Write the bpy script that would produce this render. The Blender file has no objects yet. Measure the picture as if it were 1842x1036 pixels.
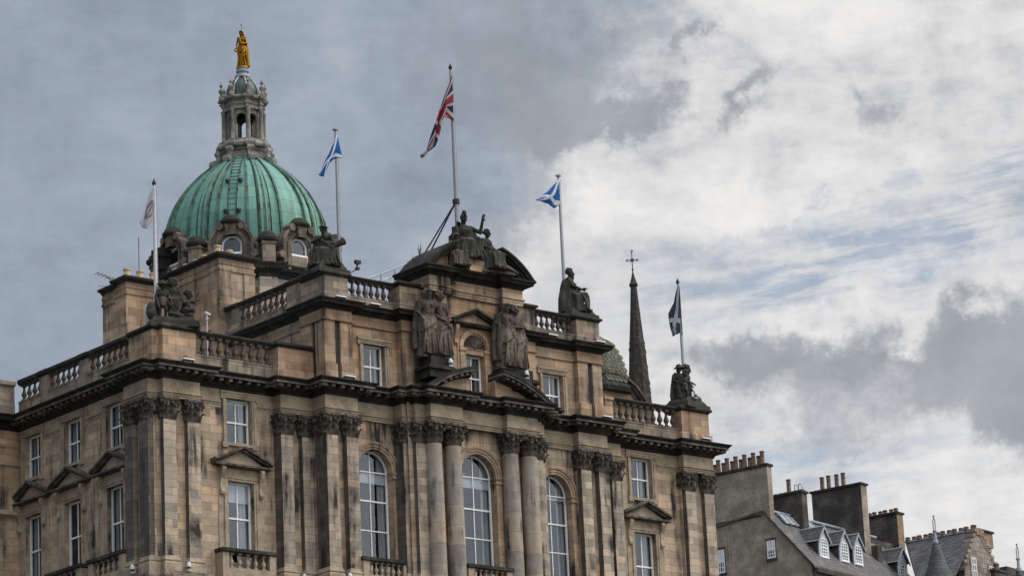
import bpy, math, random
from mathutils import Vector, Matrix
PI = math.pi
R = math.radians
S = bpy.context.scene
COL = S.collection

# ------------------------------------------------------------------ camera
cam = bpy.data.cameras.new('camera')
cam.sensor_width = 36
cam.lens = 36 * 5817.27 / 1842
cam.clip_start = 1
cam.clip_end = 5000
camo = bpy.data.objects.new('camera', cam)
COL.objects.link(camo)
rx = (0.77034187, -0.63598004, -0.04585689)
dn = (0.14100106, 0.24004380, -0.96046743)
fw = (0.62184575, 0.73342236, 0.27458964)
camo.matrix_world = Matrix(((rx[0], -dn[0], -fw[0], -101.55), (rx[1], -dn[1], -fw[1], -125.123),
                            (rx[2], -dn[2], -fw[2], 1.7), (0, 0, 0, 1)))
S.camera = camo

# ------------------------------------------------------------------ exposure
S.view_settings.view_transform = 'Standard'
S.view_settings.look = 'None'
S.view_settings.exposure = 0.0
S.view_settings.gamma = 1.0

# ------------------------------------------------------------------ node helpers
class NG:
    """tiny helper that wires math nodes"""
    def __init__(s, tree):
        s.t = tree; s.n = tree.nodes; s.l = tree.links
    def node(s, typ, **kw):
        n = s.n.new(typ)
        for k, v in kw.items():
            setattr(n, k, v)
        return n
    def put(s, sock, val):
        if hasattr(val, 'is_output') or isinstance(val, bpy.types.NodeSocket):
            s.l.new(val, sock)
        else:
            sock.default_value = val
    def m(s, op, a, b=0.0, c=0.0, clamp=False):
        n = s.node('ShaderNodeMath', operation=op, use_clamp=clamp)
        s.put(n.inputs[0], a); s.put(n.inputs[1], b); s.put(n.inputs[2], c)
        return n.outputs[0]
    def comb(s, x, y, z):
        n = s.node('ShaderNodeCombineXYZ')
        s.put(n.inputs[0], x); s.put(n.inputs[1], y); s.put(n.inputs[2], z)
        return n.outputs[0]
    def sep(s, v):
        n = s.node('ShaderNodeSeparateXYZ'); s.l.new(v, n.inputs[0])
        return n.outputs
    def noise(s, vec, scale, detail=4, rough=.55, dist=0.0, out=0):
        n = s.node('ShaderNodeTexNoise')
        s.put(n.inputs['Vector'], vec); n.inputs['Scale'].default_value = scale
        n.inputs['Detail'].default_value = detail; n.inputs['Roughness'].default_value = rough
        n.inputs['Distortion'].default_value = dist
        return n.outputs[out]
    def ramp(s, fac, stops, mode='LINEAR'):
        n = s.node('ShaderNodeValToRGB'); n.color_ramp.interpolation = mode
        e = n.color_ramp.elements
        while len(e) < len(stops): e.new(.5)
        for el, (p, c) in zip(e, stops):
            el.position = p
            el.color = (c, c, c, 1) if isinstance(c, (int, float)) else (*c, 1)
        s.put(n.inputs[0], fac)
        return n.outputs[0]
    def rng(s, v, a, b, c=0.0, d=1.0, smooth=False):
        n = s.node('ShaderNodeMapRange', interpolation_type='SMOOTHSTEP' if smooth else 'LINEAR')
        s.put(n.inputs[0], v)
        for i, x in enumerate((a, b, c, d)): n.inputs[1 + i].default_value = x
        return n.outputs[0]
    def mix(s, fac, a, b, blend='MIX'):
        n = s.node('ShaderNodeMix', data_type='RGBA', blend_type=blend)
        s.put(n.inputs[0], fac)
        for sock, val in ((n.inputs[6], a), (n.inputs[7], b)):
            if isinstance(val, tuple): val = (*val[:3], 1)
            s.put(sock, val)
        return n.outputs[2]
    def mapping(s, vec, scale=(1, 1, 1), loc=(0, 0, 0)):
        n = s.node('ShaderNodeMapping'); s.l.new(vec, n.inputs[0])
        n.inputs['Scale'].default_value = scale; n.inputs['Location'].default_value = loc
        return n.outputs[0]

# ------------------------------------------------------------------ world: broken overcast
SUN_AZ, SUN_EL = 122.0, 40.0          # azimuth clockwise from +Y, elevation
W = bpy.data.worlds.new('World'); S.world = W
W.use_nodes = True
W.node_tree.nodes.clear()
g = NG(W.node_tree)
sky = g.node('ShaderNodeTexSky', sky_type='NISHITA', sun_disc=False)
sky.sun_elevation = R(SUN_EL); sky.sun_rotation = R(SUN_AZ)
sky.air_density = 1.0; sky.dust_density = 1.5
tc = g.node('ShaderNodeTexCoord')
dx, dy, dz = g.sep(tc.outputs['Generated'])
DEG = 180 / PI
az = g.m('MULTIPLY', g.m('ARCTAN2', dx, dy), DEG)
el = g.m('MULTIPLY', g.m('ARCSINE', dz), DEG)
flat = g.comb(g.m('MULTIPLY', az, .1), g.m('MULTIPLY', el, .1), 0.0)
warpn = g.node('ShaderNodeTexNoise'); g.l.new(flat, warpn.inputs['Vector'])
warpn.inputs['Scale'].default_value = 4.2; warpn.inputs['Detail'].default_value = 7
warpn.inputs['Roughness'].default_value = .62
wr, wg, wb = g.sep(warpn.outputs['Color'])
azw = g.m('ADD', az, g.m('MULTIPLY', g.m('SUBTRACT', wr, .5), 3.6))
elw = g.m('ADD', el, g.m('MULTIPLY', g.m('SUBTRACT', wg, .5), 2.6))
def blob(a, e, sa, se, amp, slope=0.0):
    """soft cloud patch at azimuth a, elevation e (degrees)"""
    u = g.m('SUBTRACT', azw, a)
    v = g.m('SUBTRACT', g.m('SUBTRACT', elw, e), g.m('MULTIPLY', u, slope)) if slope else g.m('SUBTRACT', elw, e)
    q = g.m('ADD', g.m('POWER', g.m('ABSOLUTE', g.m('DIVIDE', u, sa)), 2.0), g.m('POWER', g.m('ABSOLUTE', g.m('DIVIDE', v, se)), 2.0))
    return g.m('MULTIPLY', g.m('EXPONENT', g.m('MULTIPLY', q, -1.0)), amp)
away = g.rng(g.m('COSINE', g.m('MULTIPLY', g.m('SUBTRACT', az, 40.0), PI / 180)), .94, .70, 0.0, 1.0, smooth=True)   # parts of the sky far from this view
wn2 = g.node('ShaderNodeTexNoise'); g.l.new(flat, wn2.inputs['Vector'])
wn2.inputs['Scale'].default_value = 15; wn2.inputs['Detail'].default_value = 6; wn2.inputs['Roughness'].default_value = .65
w2r, w2g, w2b = g.sep(wn2.outputs['Color'])
azw = g.m('ADD', azw, g.m('MULTIPLY', g.m('SUBTRACT', w2r, .5), 1.5))
elw = g.m('ADD', elw, g.m('MULTIPLY', g.m('SUBTRACT', w2g, .5), 1.2))
base = g.rng(g.m('SUBTRACT', azw, g.m('MULTIPLY', g.m('SUBTRACT', elw, 17.6), .7)), 38.9, 42.6, .40, .84, smooth=True)
right_side = g.rng(g.m('COSINE', g.m('MULTIPLY', g.m('SUBTRACT', az, 140.0), PI / 180)), -.45, .55, 0.0, 1.0, smooth=True)   # half made brighter out of view, to light the front walls
field = g.m('ADD', g.m('MULTIPLY', base, g.m('SUBTRACT', 1.0, away)), g.m('MULTIPLY', away, g.m('ADD', .31, g.m('MULTIPLY', right_side, .50))))
for b in [(41.6, 17.35, .9, .6, .14), (47.3, 20.3, 1.6, .8, .22), (45.5, 20.9, 1.2, .5, .12), (44.0, 17.2, 1.6, .5, .08), (46.5, 17.2, 3.2, .5, .10, .12), (47.6, 11.2, 2.2, .6, .10), (45.6, 15.0, 2.2, .35, .10), (35.0, 18.5, 2.5, 1.2, .05), (36.5, 13.5, 2.5, 1.2, .06), (38.5, 16.5, 1.3, 1.0, .08), (33.0, 21.0, 2.0, 1.0, -.04)]:
    field = g.m('ADD', field, blob(*b))
tex = g.noise(flat, 8.5, 10, .66)
fine = g.noise(g.comb(g.m('MULTIPLY', az, .1), g.m('MULTIPLY', el, .26), 3.0), 9.0, 6, .6)
amp = g.rng(az, 36, 43, .30, .56)
low = g.noise(flat, 3.2, 5, .6, .6)
field = g.m('ADD', field, g.m('MULTIPLY', g.m('SUBTRACT', low, .5), g.m('MULTIPLY', amp, 1.1)))
field = g.m('ADD', field, g.m('MULTIPLY', g.m('SUBTRACT', tex, .5), amp))
field = g.m('ADD', field, g.m('MULTIPLY', g.m('SUBTRACT', fine, .5), g.m('MULTIPLY', amp, .75)))
cloud = g.ramp(g.m('MULTIPLY', field, .79), [(0.0, (.17, .19, .22)), (.22, (.265, .308, .375)), (.38, (.36, .412, .49)), (.51, (.475, .50, .54)), (.64, (.68, .68, .69)), (.78, (.82, .81, .805)), (1.0, (.96, .945, .93))])
scud = None
for b in [(40.6, 20.1, 2.3, 1.3, .95), (42.5, 18.85, .95, .42, .85), (41.2, 18.7, 1.3, .55, .7), (43.65, 20.0, .38, .32, .62, .8), (44.65, 18.85, .85, .42, .82, .5), (47.35, 18.4, .32, .65, .55), (48.4, 18.3, .6, .16, .45),
          (40.3, 16.9, .75, .75, .55), (49.3, 14.2, 1.4, .8, 1.0), (48.3, 15.1, .7, .5, .75), (46.0, 14.55, 2.6, .5, .80), (46.8, 13.6, 2.4, .6, .72), (49.8, 12.9, 1.1, 1.0, .9), (44.2, 14.2, 1.2, .5, .62), (45.5, 12.9, 2.0, .35, .35)]:
    q_ = blob(*b); scud = q_ if scud is None else g.m('ADD', scud, q_)
edge = g.noise(flat, 11.0, 12, .68)
mask = g.rng(g.m('ADD', scud, g.m('MULTIPLY', g.m('SUBTRACT', edge, .5), 1.25)), .18, .98, 0.0, 1.0, smooth=True)
shade = g.ramp(g.noise(flat, 5.0, 6, .6), [(.3, (.245, .275, .32)), (.7, (.37, .40, .44))])
cloud = g.mix(g.m('MULTIPLY', mask, .86), cloud, shade)
# thin places where blue shows between the cloud sheets
streak = g.noise(g.comb(g.m('MULTIPLY', az, .07), g.m('MULTIPLY', g.m('SUBTRACT', el, g.m('MULTIPLY', az, .10)), .38), 7.0), 6.0, 6, .62)
gap = g.m('ADD', g.m('ADD', blob(46.0, 15.95, 3.2, .52, 1.6, .14), blob(49.6, 17.6, .9, .5, 1.2)), blob(45.4, 12.6, 2.8, .6, 1.0))
gap = g.m('ADD', gap, blob(49.0, 16.7, 1.2, .5, 1.2))
gap = g.m('ADD', gap, blob(46.4, 16.9, 2.4, .16, .55, .2))
gap = g.m('MULTIPLY', g.rng(streak, .36, .62, 0.0, 1.0, smooth=True), gap, clamp=True)
bgc = g.node('ShaderNodeBackground'); g.l.new(cloud, bgc.inputs[0]); g.l.new(g.m('MULTIPLY', g.rng(el, 27, 60, 1.0, 2.95, smooth=True), g.m('ADD', 1.0, g.m('MULTIPLY', away, g.m('MULTIPLY', right_side, .70)))), bgc.inputs[1])  # overhead and out-of-view sky boosted to light the building
bgs = g.node('ShaderNodeBackground'); g.l.new(sky.outputs[0], bgs.inputs[0]); bgs.inputs[1].default_value = 0.11
mixs = g.node('ShaderNodeMixShader')
g.put(mixs.inputs[0], g.m('MULTIPLY', g.m('MULTIPLY', gap, .62), g.m('SUBTRACT', 1.0, mask))); g.l.new(bgc.outputs[0], mixs.inputs[1]); g.l.new(bgs.outputs[0], mixs.inputs[2])
wo = g.node('ShaderNodeOutputWorld'); g.l.new(mixs.outputs[0], wo.inputs[0])

sun = bpy.data.lights.new('sun', 'SUN'); sun.energy = 1.15; sun.angle = R(30); sun.color = (1, .95, .88)
suno = bpy.data.objects.new('sun', sun); COL.objects.link(suno)
sd = Vector((math.sin(R(SUN_AZ)) * math.cos(R(SUN_EL)), math.cos(R(SUN_AZ)) * math.cos(R(SUN_EL)), math.sin(R(SUN_EL))))
suno.rotation_euler = sd.to_track_quat('Z', 'Y').to_euler()
suno.location = (60, -60, 120)

# ------------------------------------------------------------------ materials
MATS = {}
def newmat(name):
    m = bpy.data.materials.new(name); m.use_nodes = True
    m.node_tree.nodes.clear(); MATS[name] = m
    q = NG(m.node_tree)
    out = q.node('ShaderNodeOutputMaterial'); p = q.node('ShaderNodeBsdfPrincipled')
    q.l.new(p.outputs[0], out.inputs[0])
    return q, p, out
def simple(name, col, rough=.6, metal=0.0, var=.12, scale=6.0, spec=.4):
    q, p, o = newmat(name)
    tcn = q.node('ShaderNodeTexCoord')
    n = q.noise(tcn.outputs['Object'], scale, 4)
    c = q.mix(n, tuple(x * (1 - var) for x in col), tuple(min(1, x * (1 + var)) for x in col))
    q.l.new(c, p.inputs['Base Color']); p.inputs['Roughness'].default_value = rough
    p.inputs['Metallic'].default_value = metal; p.inputs['Specular IOR Level'].default_value = spec
    return q, p, o

def ashlar(name, c1, c2, mortar, soot, sootcol=(.035, .033, .031), row=.385, bw=.82, orange=.35, mort=.010, streak=(1.6, 1.6, .16)):
    """squared sandstone: every block its own tint, ochre patches, soot streaks"""
    q, p, o = newmat(name)
    tcn = q.node('ShaderNodeTexCoord'); ob = tcn.outputs['Object']
    x, y, z = q.sep(ob)
    uv = q.comb(q.m('ADD', x, y), z, 0.0)
    b = q.node('ShaderNodeTexBrick'); q.l.new(uv, b.inputs['Vector'])
    b.inputs['Color1'].default_value = (*c1, 1); b.inputs['Color2'].default_value = (*c2, 1); b.inputs['Mortar'].default_value = (*mortar, 1)
    b.inputs['Scale'].default_value = 1; b.inputs['Mortar Size'].default_value = mort; b.inputs['Mortar Smooth'].default_value = .3
    b.inputs['Brick Width'].default_value = bw; b.inputs['Row Height'].default_value = row; b.inputs['Bias'].default_value = -.1
    b.offset = .43
    # second, differently seeded tint per block
    b2 = q.node('ShaderNodeTexBrick'); q.l.new(uv, b2.inputs['Vector'])
    b2.inputs['Color1'].default_value = (1.0, 1.0, 1.0, 1); b2.inputs['Color2'].default_value = (1.18, .88, .66, 1); b2.inputs['Mortar'].default_value = (1, 1, 1, 1)
    b2.inputs['Scale'].default_value = 1; b2.inputs['Mortar Size'].default_value = 0.0; b2.inputs['Brick Width'].default_value = bw; b2.inputs['Row Height'].default_value = row
    b2.offset = .43; b2.squash_frequency = 2; b2.inputs['Bias'].default_value = -.55
    c = q.mix(1.0, b.outputs[0], b2.outputs[0], 'MULTIPLY')
    big = q.noise(ob, .34, 5, .6)
    c = q.mix(q.m('MULTIPLY', q.rng(big, .45, .68), orange), c, (.30, .155, .075))
    med = q.noise(ob, 1.7, 6, .65)
    c = q.mix(1.0, c, q.ramp(med, [(.25, .72), (.75, 1.18)]), 'MULTIPLY')
    fin = q.noise(ob, 14.0, 4, .6)
    c = q.mix(1.0, c, q.ramp(fin, [(.2, .86), (.8, 1.12)]), 'MULTIPLY')
    st = q.noise(q.mapping(ob, streak), 1.0, 6, .62)
    st2 = q.noise(ob, .55, 4, .6)
    sf = q.m('MULTIPLY', q.m('MULTIPLY', q.rng(st, .44, .68, smooth=True), q.rng(st2, .38, .62)), soot, clamp=True)
    c = q.mix(sf, c, sootcol)
    q.l.new(c, p.inputs['Base Color']); p.inputs['Roughness'].default_value = .9; p.inputs['Specular IOR Level'].default_value = .25
    h = q.m('ADD', q.m('MULTIPLY', b.outputs[1], -.6), q.m('MULTIPLY', med, .5))
    bp = q.node('ShaderNodeBump'); bp.inputs['Strength'].default_value = .5; bp.inputs['Distance'].default_value = .03
    q.l.new(h, bp.inputs['Height']); q.l.new(bp.outputs[0], p.inputs['Normal'])
    return name
def sooty(name, clean, dark, amount, moss=0.0, mosscol=(.06, .075, .03), scale=1.3, rough=.9):
    """weathered carved stone: soot with cleaner patches and some algae"""
    q, p, o = newmat(name)
    tcn = q.node('ShaderNodeTexCoord'); ob = tcn.outputs['Object']
    n = q.noise(ob, scale, 7, .65)
    lo = .5 - amount * .5
    c = q.mix(q.rng(n, lo, lo + .34, smooth=True), clean, dark)
    n3 = q.noise(ob, 9.0, 5, .6)
    c = q.mix(1.0, c, q.ramp(n3, [(.2, .7), (.8, 1.25)]), 'MULTIPLY')
    if moss:
        n2 = q.noise(ob, .9, 6, .6)
        c = q.mix(q.m('MULTIPLY', q.rng(n2, .45, .7), moss), c, mosscol)
    q.l.new(c, p.inputs['Base Color']); p.inputs['Roughness'].default_value = rough; p.inputs['Specular IOR Level'].default_value = .25
    bp = q.node('ShaderNodeBump'); bp.inputs['Strength'].default_value = .6; bp.inputs['Distance'].default_value = .04
    q.l.new(n3, bp.inputs['Height']); q.l.new(bp.outputs[0], p.inputs['Normal'])
    return name

ashlar('sandstone', (.355, .28, .20), (.58, .475, .36), (.20, .16, .12), 1.5, bw=1.1)
ashlar('sandstone_pale', (.31, .265, .21), (.55, .48, .39), (.17, .145, .12), 1.4, orange=.15, bw=1.05)
ashlar('sandstone_stained', (.22, .185, .145), (.38, .325, .26), (.13, .11, .09), 1.5, orange=.15)
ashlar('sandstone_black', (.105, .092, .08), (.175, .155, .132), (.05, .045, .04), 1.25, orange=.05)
ashlar('sandstone_warm', (.34, .25, .175), (.54, .42, .30), (.19, .14, .10), 1.15, orange=.55, bw=1.2, row=.42)
ashlar('column_stone', (.28, .25, .215), (.42, .375, .315), (.20, .17, .13), 1.0, row=1.02, bw=60, orange=.25, streak=(2.4, 2.4, .35))
sooty('dressed_stone', (.40, .325, .235), (.22, .175, .125), .25)
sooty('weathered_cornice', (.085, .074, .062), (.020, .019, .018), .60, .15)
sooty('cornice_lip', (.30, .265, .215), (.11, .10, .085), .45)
sooty('carved_capital', (.23, .19, .15), (.062, .055, .047), .52, scale=3.0)
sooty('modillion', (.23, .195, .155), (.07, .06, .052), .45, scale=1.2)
sooty('statue_dark', (.12, .105, .085), (.035, .034, .030), .55, .35, scale=2.2)
sooty('statue_brown', (.19, .15, .115), (.055, .046, .039), .46, scale=1.6)
sooty('baluster_stone', (.21, .155, .115), (.055, .046, .04), .55, scale=1.6)
sooty('coping_dark', (.095, .083, .068), (.028, .026, .024), .6, .25)
sooty('lantern_stone', (.34, .315, .275), (.17, .158, .14), .42, scale=2.5)
sooty('spire_stone', (.17, .13, .11), (.042, .036, .033), .65, .15, scale=2.4)
sooty('harling', (.43, .37, .295), (.23, .195, .155), .46, scale=.9)
sooty('harling_dark', (.15, .125, .11), (.055, .048, .044), .50, scale=.9)
sooty('chimney_buff', (.36, .25, .165), (.20, .135, .09), .40, scale=2.0)
simple('pot_buff', (.55, .40, .24), .8)
sooty('pot_clay', (.26, .17, .11), (.08, .06, .05), .40, scale=3.5)
simple('white_paint', (.85, .86, .86), .45, var=.05)
simple('cream_paint', (.62, .60, .56), .5, var=.06)
simple('blind_white', (.62, .64, .66), .8, var=.05)
simple('curtain_grey', (.42, .43, .44), .9, var=.1)
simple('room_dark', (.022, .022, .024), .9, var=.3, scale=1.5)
simple('black_iron', (.02, .02, .022), .6)
simple('grey_metal', (.30, .31, .33), .4, .6)
simple('lead_grey', (.30, .34, .38), .5, var=.15)
simple('pole_paint', (.55, .55, .55), .4, var=.1)
simple('pole_grey', (.28, .29, .31), .45, var=.1)
simple('lamp_white', (.58, .59, .61), .4, var=.15)
simple('gold_leaf', (.21, .10, .012), .34, 1.0, var=.45, scale=7)
simple('dormer_paint', (.52, .56, .62), .6, var=.1)
simple('asphalt', (.05, .05, .052), .9)
simple('lawn_and_paving', (.05, .05, .042), .95)
simple('lamp_black', (.03, .03, .03), .5)
simple('weed_green', (.06, .08, .03), .9)
simple('skylight_glass', (.62, .66, .70), .06, .35, spec=1.0)

def copper():
    q, p, o = newmat('verdigris_copper')
    tcn = q.node('ShaderNodeTexCoord'); x, y, z = q.sep(tcn.outputs['Object'])
    y2 = q.m('SUBTRACT', y, 17.3)
    a = q.m('ARCTAN2', x, y2)
    uv = q.comb(q.m('MULTIPLY', a, 3.8), z, 0.0)
    b = q.node('ShaderNodeTexBrick'); q.l.new(uv, b.inputs['Vector'])
    b.inputs['Color1'].default_value = (.105, .285, .225, 1); b.inputs['Color2'].default_value = (.165, .38, .30, 1); b.inputs['Mortar'].default_value = (.055, .12, .10, 1)
    b.inputs['Scale'].default_value = 1; b.inputs['Mortar Size'].default_value = .016; b.inputs['Brick Width'].default_value = 3.8 * PI / 8; b.inputs['Row Height'].default_value = .78
    b.offset = .0
    s = q.noise(q.comb(q.m('MULTIPLY', a, 9.0), q.m('MULTIPLY', z, .35), 0.0), 1.0, 6, .65)
    c = q.mix(1.0, b.outputs[0], q.ramp(s, [(.25, .50), (.7, 1.12)]), 'MULTIPLY')
    t = q.noise(q.comb(q.m('MULTIPLY', a, 26.0), q.m('MULTIPLY', z, .5), 4.0), 1.0, 4, .6)
    c = q.mix(q.m('MULTIPLY', q.rng(t, .55, .75), .55), c, (.055, .10, .075))
    ol = q.noise(tcn.outputs['Object'], .8, 4)
    c = q.mix(q.m('MULTIPLY', q.rng(ol, .5, .75), .4), c, (.17, .26, .13))
    q.l.new(c, p.inputs['Base Color']); p.inputs['Roughness'].default_value = .62
    q2, p2, o2 = newmat('copper_seam')  # dark rib sides and grooves: dirt, plus gap shade put into the colour
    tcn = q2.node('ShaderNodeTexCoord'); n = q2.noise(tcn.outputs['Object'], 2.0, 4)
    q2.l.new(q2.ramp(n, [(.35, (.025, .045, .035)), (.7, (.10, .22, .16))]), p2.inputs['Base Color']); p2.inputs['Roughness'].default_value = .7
    q3, p3, o3 = newmat('copper_dark')
    tcn = q3.node('ShaderNodeTexCoord'); n = q3.noise(q3.mapping(tcn.outputs['Object'], (3, 3, .8)), 1.0, 4)
    q3.l.new(q3.ramp(n, [(.35, (.018, .026, .022)), (.75, (.07, .13, .10))]), p3.inputs['Base Color']); p3.inputs['Roughness'].default_value = .6
copper()

def slate(name, c1, c2, row=.26, bw=.3, scal=1.0):
    q, p, o = newmat(name)
    tcn = q.node('ShaderNodeTexCoord'); x, y, z = q.sep(tcn.outputs['Object'])
    b = q.node('ShaderNodeTexBrick'); q.l.new(q.comb(q.m('ADD', x, y), q.m('MULTIPLY', z, scal), 0.0), b.inputs['Vector'])
    b.inputs['Color1'].default_value = (*c1, 1); b.inputs['Color2'].default_value = (*c2, 1); b.inputs['Mortar'].default_value = (*[v * .4 for v in c1], 1)
    b.inputs['Scale'].default_value = 1; b.inputs['Mortar Size'].default_value = .014; b.inputs['Brick Width'].default_value = bw; b.inputs['Row Height'].default_value = row
    n = q.noise(tcn.outputs['Object'], 1.2, 5)
    c = q.mix(1.0, b.outputs[0], q.ramp(n, [(.3, .65), (.75, 1.2)]), 'MULTIPLY')
    q.l.new(c, p.inputs['Base Color']); p.inputs['Roughness'].default_value = .7
    bp = q.node('ShaderNodeBump'); bp.inputs['Strength'].default_value = .6; bp.inputs['Distance'].default_value = .03
    q.l.new(b.outputs[1], bp.inputs['Height']); bp.invert = True; q.l.new(bp.outputs[0], p.inputs['Normal'])
slate('roof_slate', (.055, .052, .050), (.125, .115, .108))
slate('turret_slate', (.035, .04, .042), (.085, .09, .092), row=.2, bw=.24)
sooty('mossy_scale', (.19, .19, .15), (.10, .105, .075), .45, .5, (.12, .14, .05), scale=3.0)
slate('rubble', (.20, .15, .12), (.34, .29, .24), row=.34, bw=.5)

def glass():
    q, p, o = newmat('window_glass')
    q.n.remove(p)
    gl = q.node('ShaderNodeBsdfGlossy'); gl.inputs['Roughness'].default_value = .03; gl.inputs['Color'].default_value = (.80, .88, .95, 1)
    tr = q.node('ShaderNodeBsdfTransparent'); tr.inputs['Color'].default_value = (.78, .82, .84, 1)
    tcn = q.node('ShaderNodeTexCoord'); n = q.noise(tcn.outputs['Object'], .9, 3)
    bp = q.node('ShaderNodeBump'); bp.inputs['Strength'].default_value = .12; bp.inputs['Distance'].default_value = .05
    q.l.new(n, bp.inputs['Height']); q.l.new(bp.outputs[0], gl.inputs['Normal'])
    mx = q.node('ShaderNodeMixShader'); mx.inputs[0].default_value = .135
    q.l.new(tr.outputs[0], mx.inputs[1]); q.l.new(gl.outputs[0], mx.inputs[2]); q.l.new(mx.outputs[0], o.inputs[0])
glass()

def flagmat(name, kind):
    q, p, o = newmat(name)
    uvn = q.node('ShaderNodeUVMap'); u, v, _ = q.sep(uvn.outputs[0])
    # u along the fly 0..1, v 0..1 up; flag ratio 3:2
    X = q.m('MULTIPLY', q.m('SUBTRACT', u, .5), 2.0); Y = q.m('MULTIPLY', q.m('SUBTRACT', v, .5), 2.0)
    d1 = q.m('ABSOLUTE', q.m('SUBTRACT', X, Y)); d2 = q.m('ABSOLUTE', q.m('ADD', X, Y))
    dg = q.m('MINIMUM', d1, d2)
    lt = lambda a, b: q.m('LESS_THAN', a, b)
    if kind == 'saltire': c = q.mix(lt(dg, .22), (.010, .13, .42), (.70, .72, .74))
    elif kind == 'navy': c = q.mix(lt(dg, .18), (.012, .020, .055), (.36, .38, .42))
    elif kind == 'union':
        c = q.mix(lt(dg, .30), (.009, .013, .045), (.46, .46, .49))
        c = q.mix(lt(dg, .11), c, (.27, .018, .022))
        ax = q.m('ABSOLUTE', X); ay = q.m('ABSOLUTE', Y)
        c = q.mix(q.m('MAXIMUM', lt(ax, .20), lt(ay, .33)), c, (.46, .46, .49))
        c = q.mix(q.m('MAXIMUM', lt(ax, .12), lt(ay, .20)), c, (.27, .018, .022))
    else:
        mark = lt(q.m('ABSOLUTE', q.m('SUBTRACT', q.m('POWER', q.m('ADD', q.m('MULTIPLY', X, X), q.m('MULTIPLY', Y, Y)), .5), .45)), .12)
        mark = q.m('MAXIMUM', mark, q.m('MULTIPLY', lt(q.m('ABSOLUTE', Y), .10), lt(q.m('ABSOLUTE', X), .6)))
        c = q.mix(mark, (.50, .50, .53), (.22, .21, .25))
    n = q.noise(uvn.outputs[0], 5.0, 3)
    c = q.mix(1.0, c, q.ramp(n, [(.3, .8), (.7, 1.1)]), 'MULTIPLY')
    q.l.new(c, p.inputs['Base Color']); p.inputs['Roughness'].default_value = .85
    tl = q.node('ShaderNodeBsdfTranslucent'); q.l.new(c, tl.inputs[0])
    mx = q.node('ShaderNodeMixShader'); mx.inputs[0].default_value = .35
    q.l.new(p.outputs[0], mx.inputs[1]); q.l.new(tl.outputs[0], mx.inputs[2]); q.l.new(mx.outputs[0], o.inputs[0])
flagmat('flag_saltire', 'saltire'); flagmat('flag_navy', 'navy'); flagmat('flag_union', 'union'); flagmat('flag_white', 'white')

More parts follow.
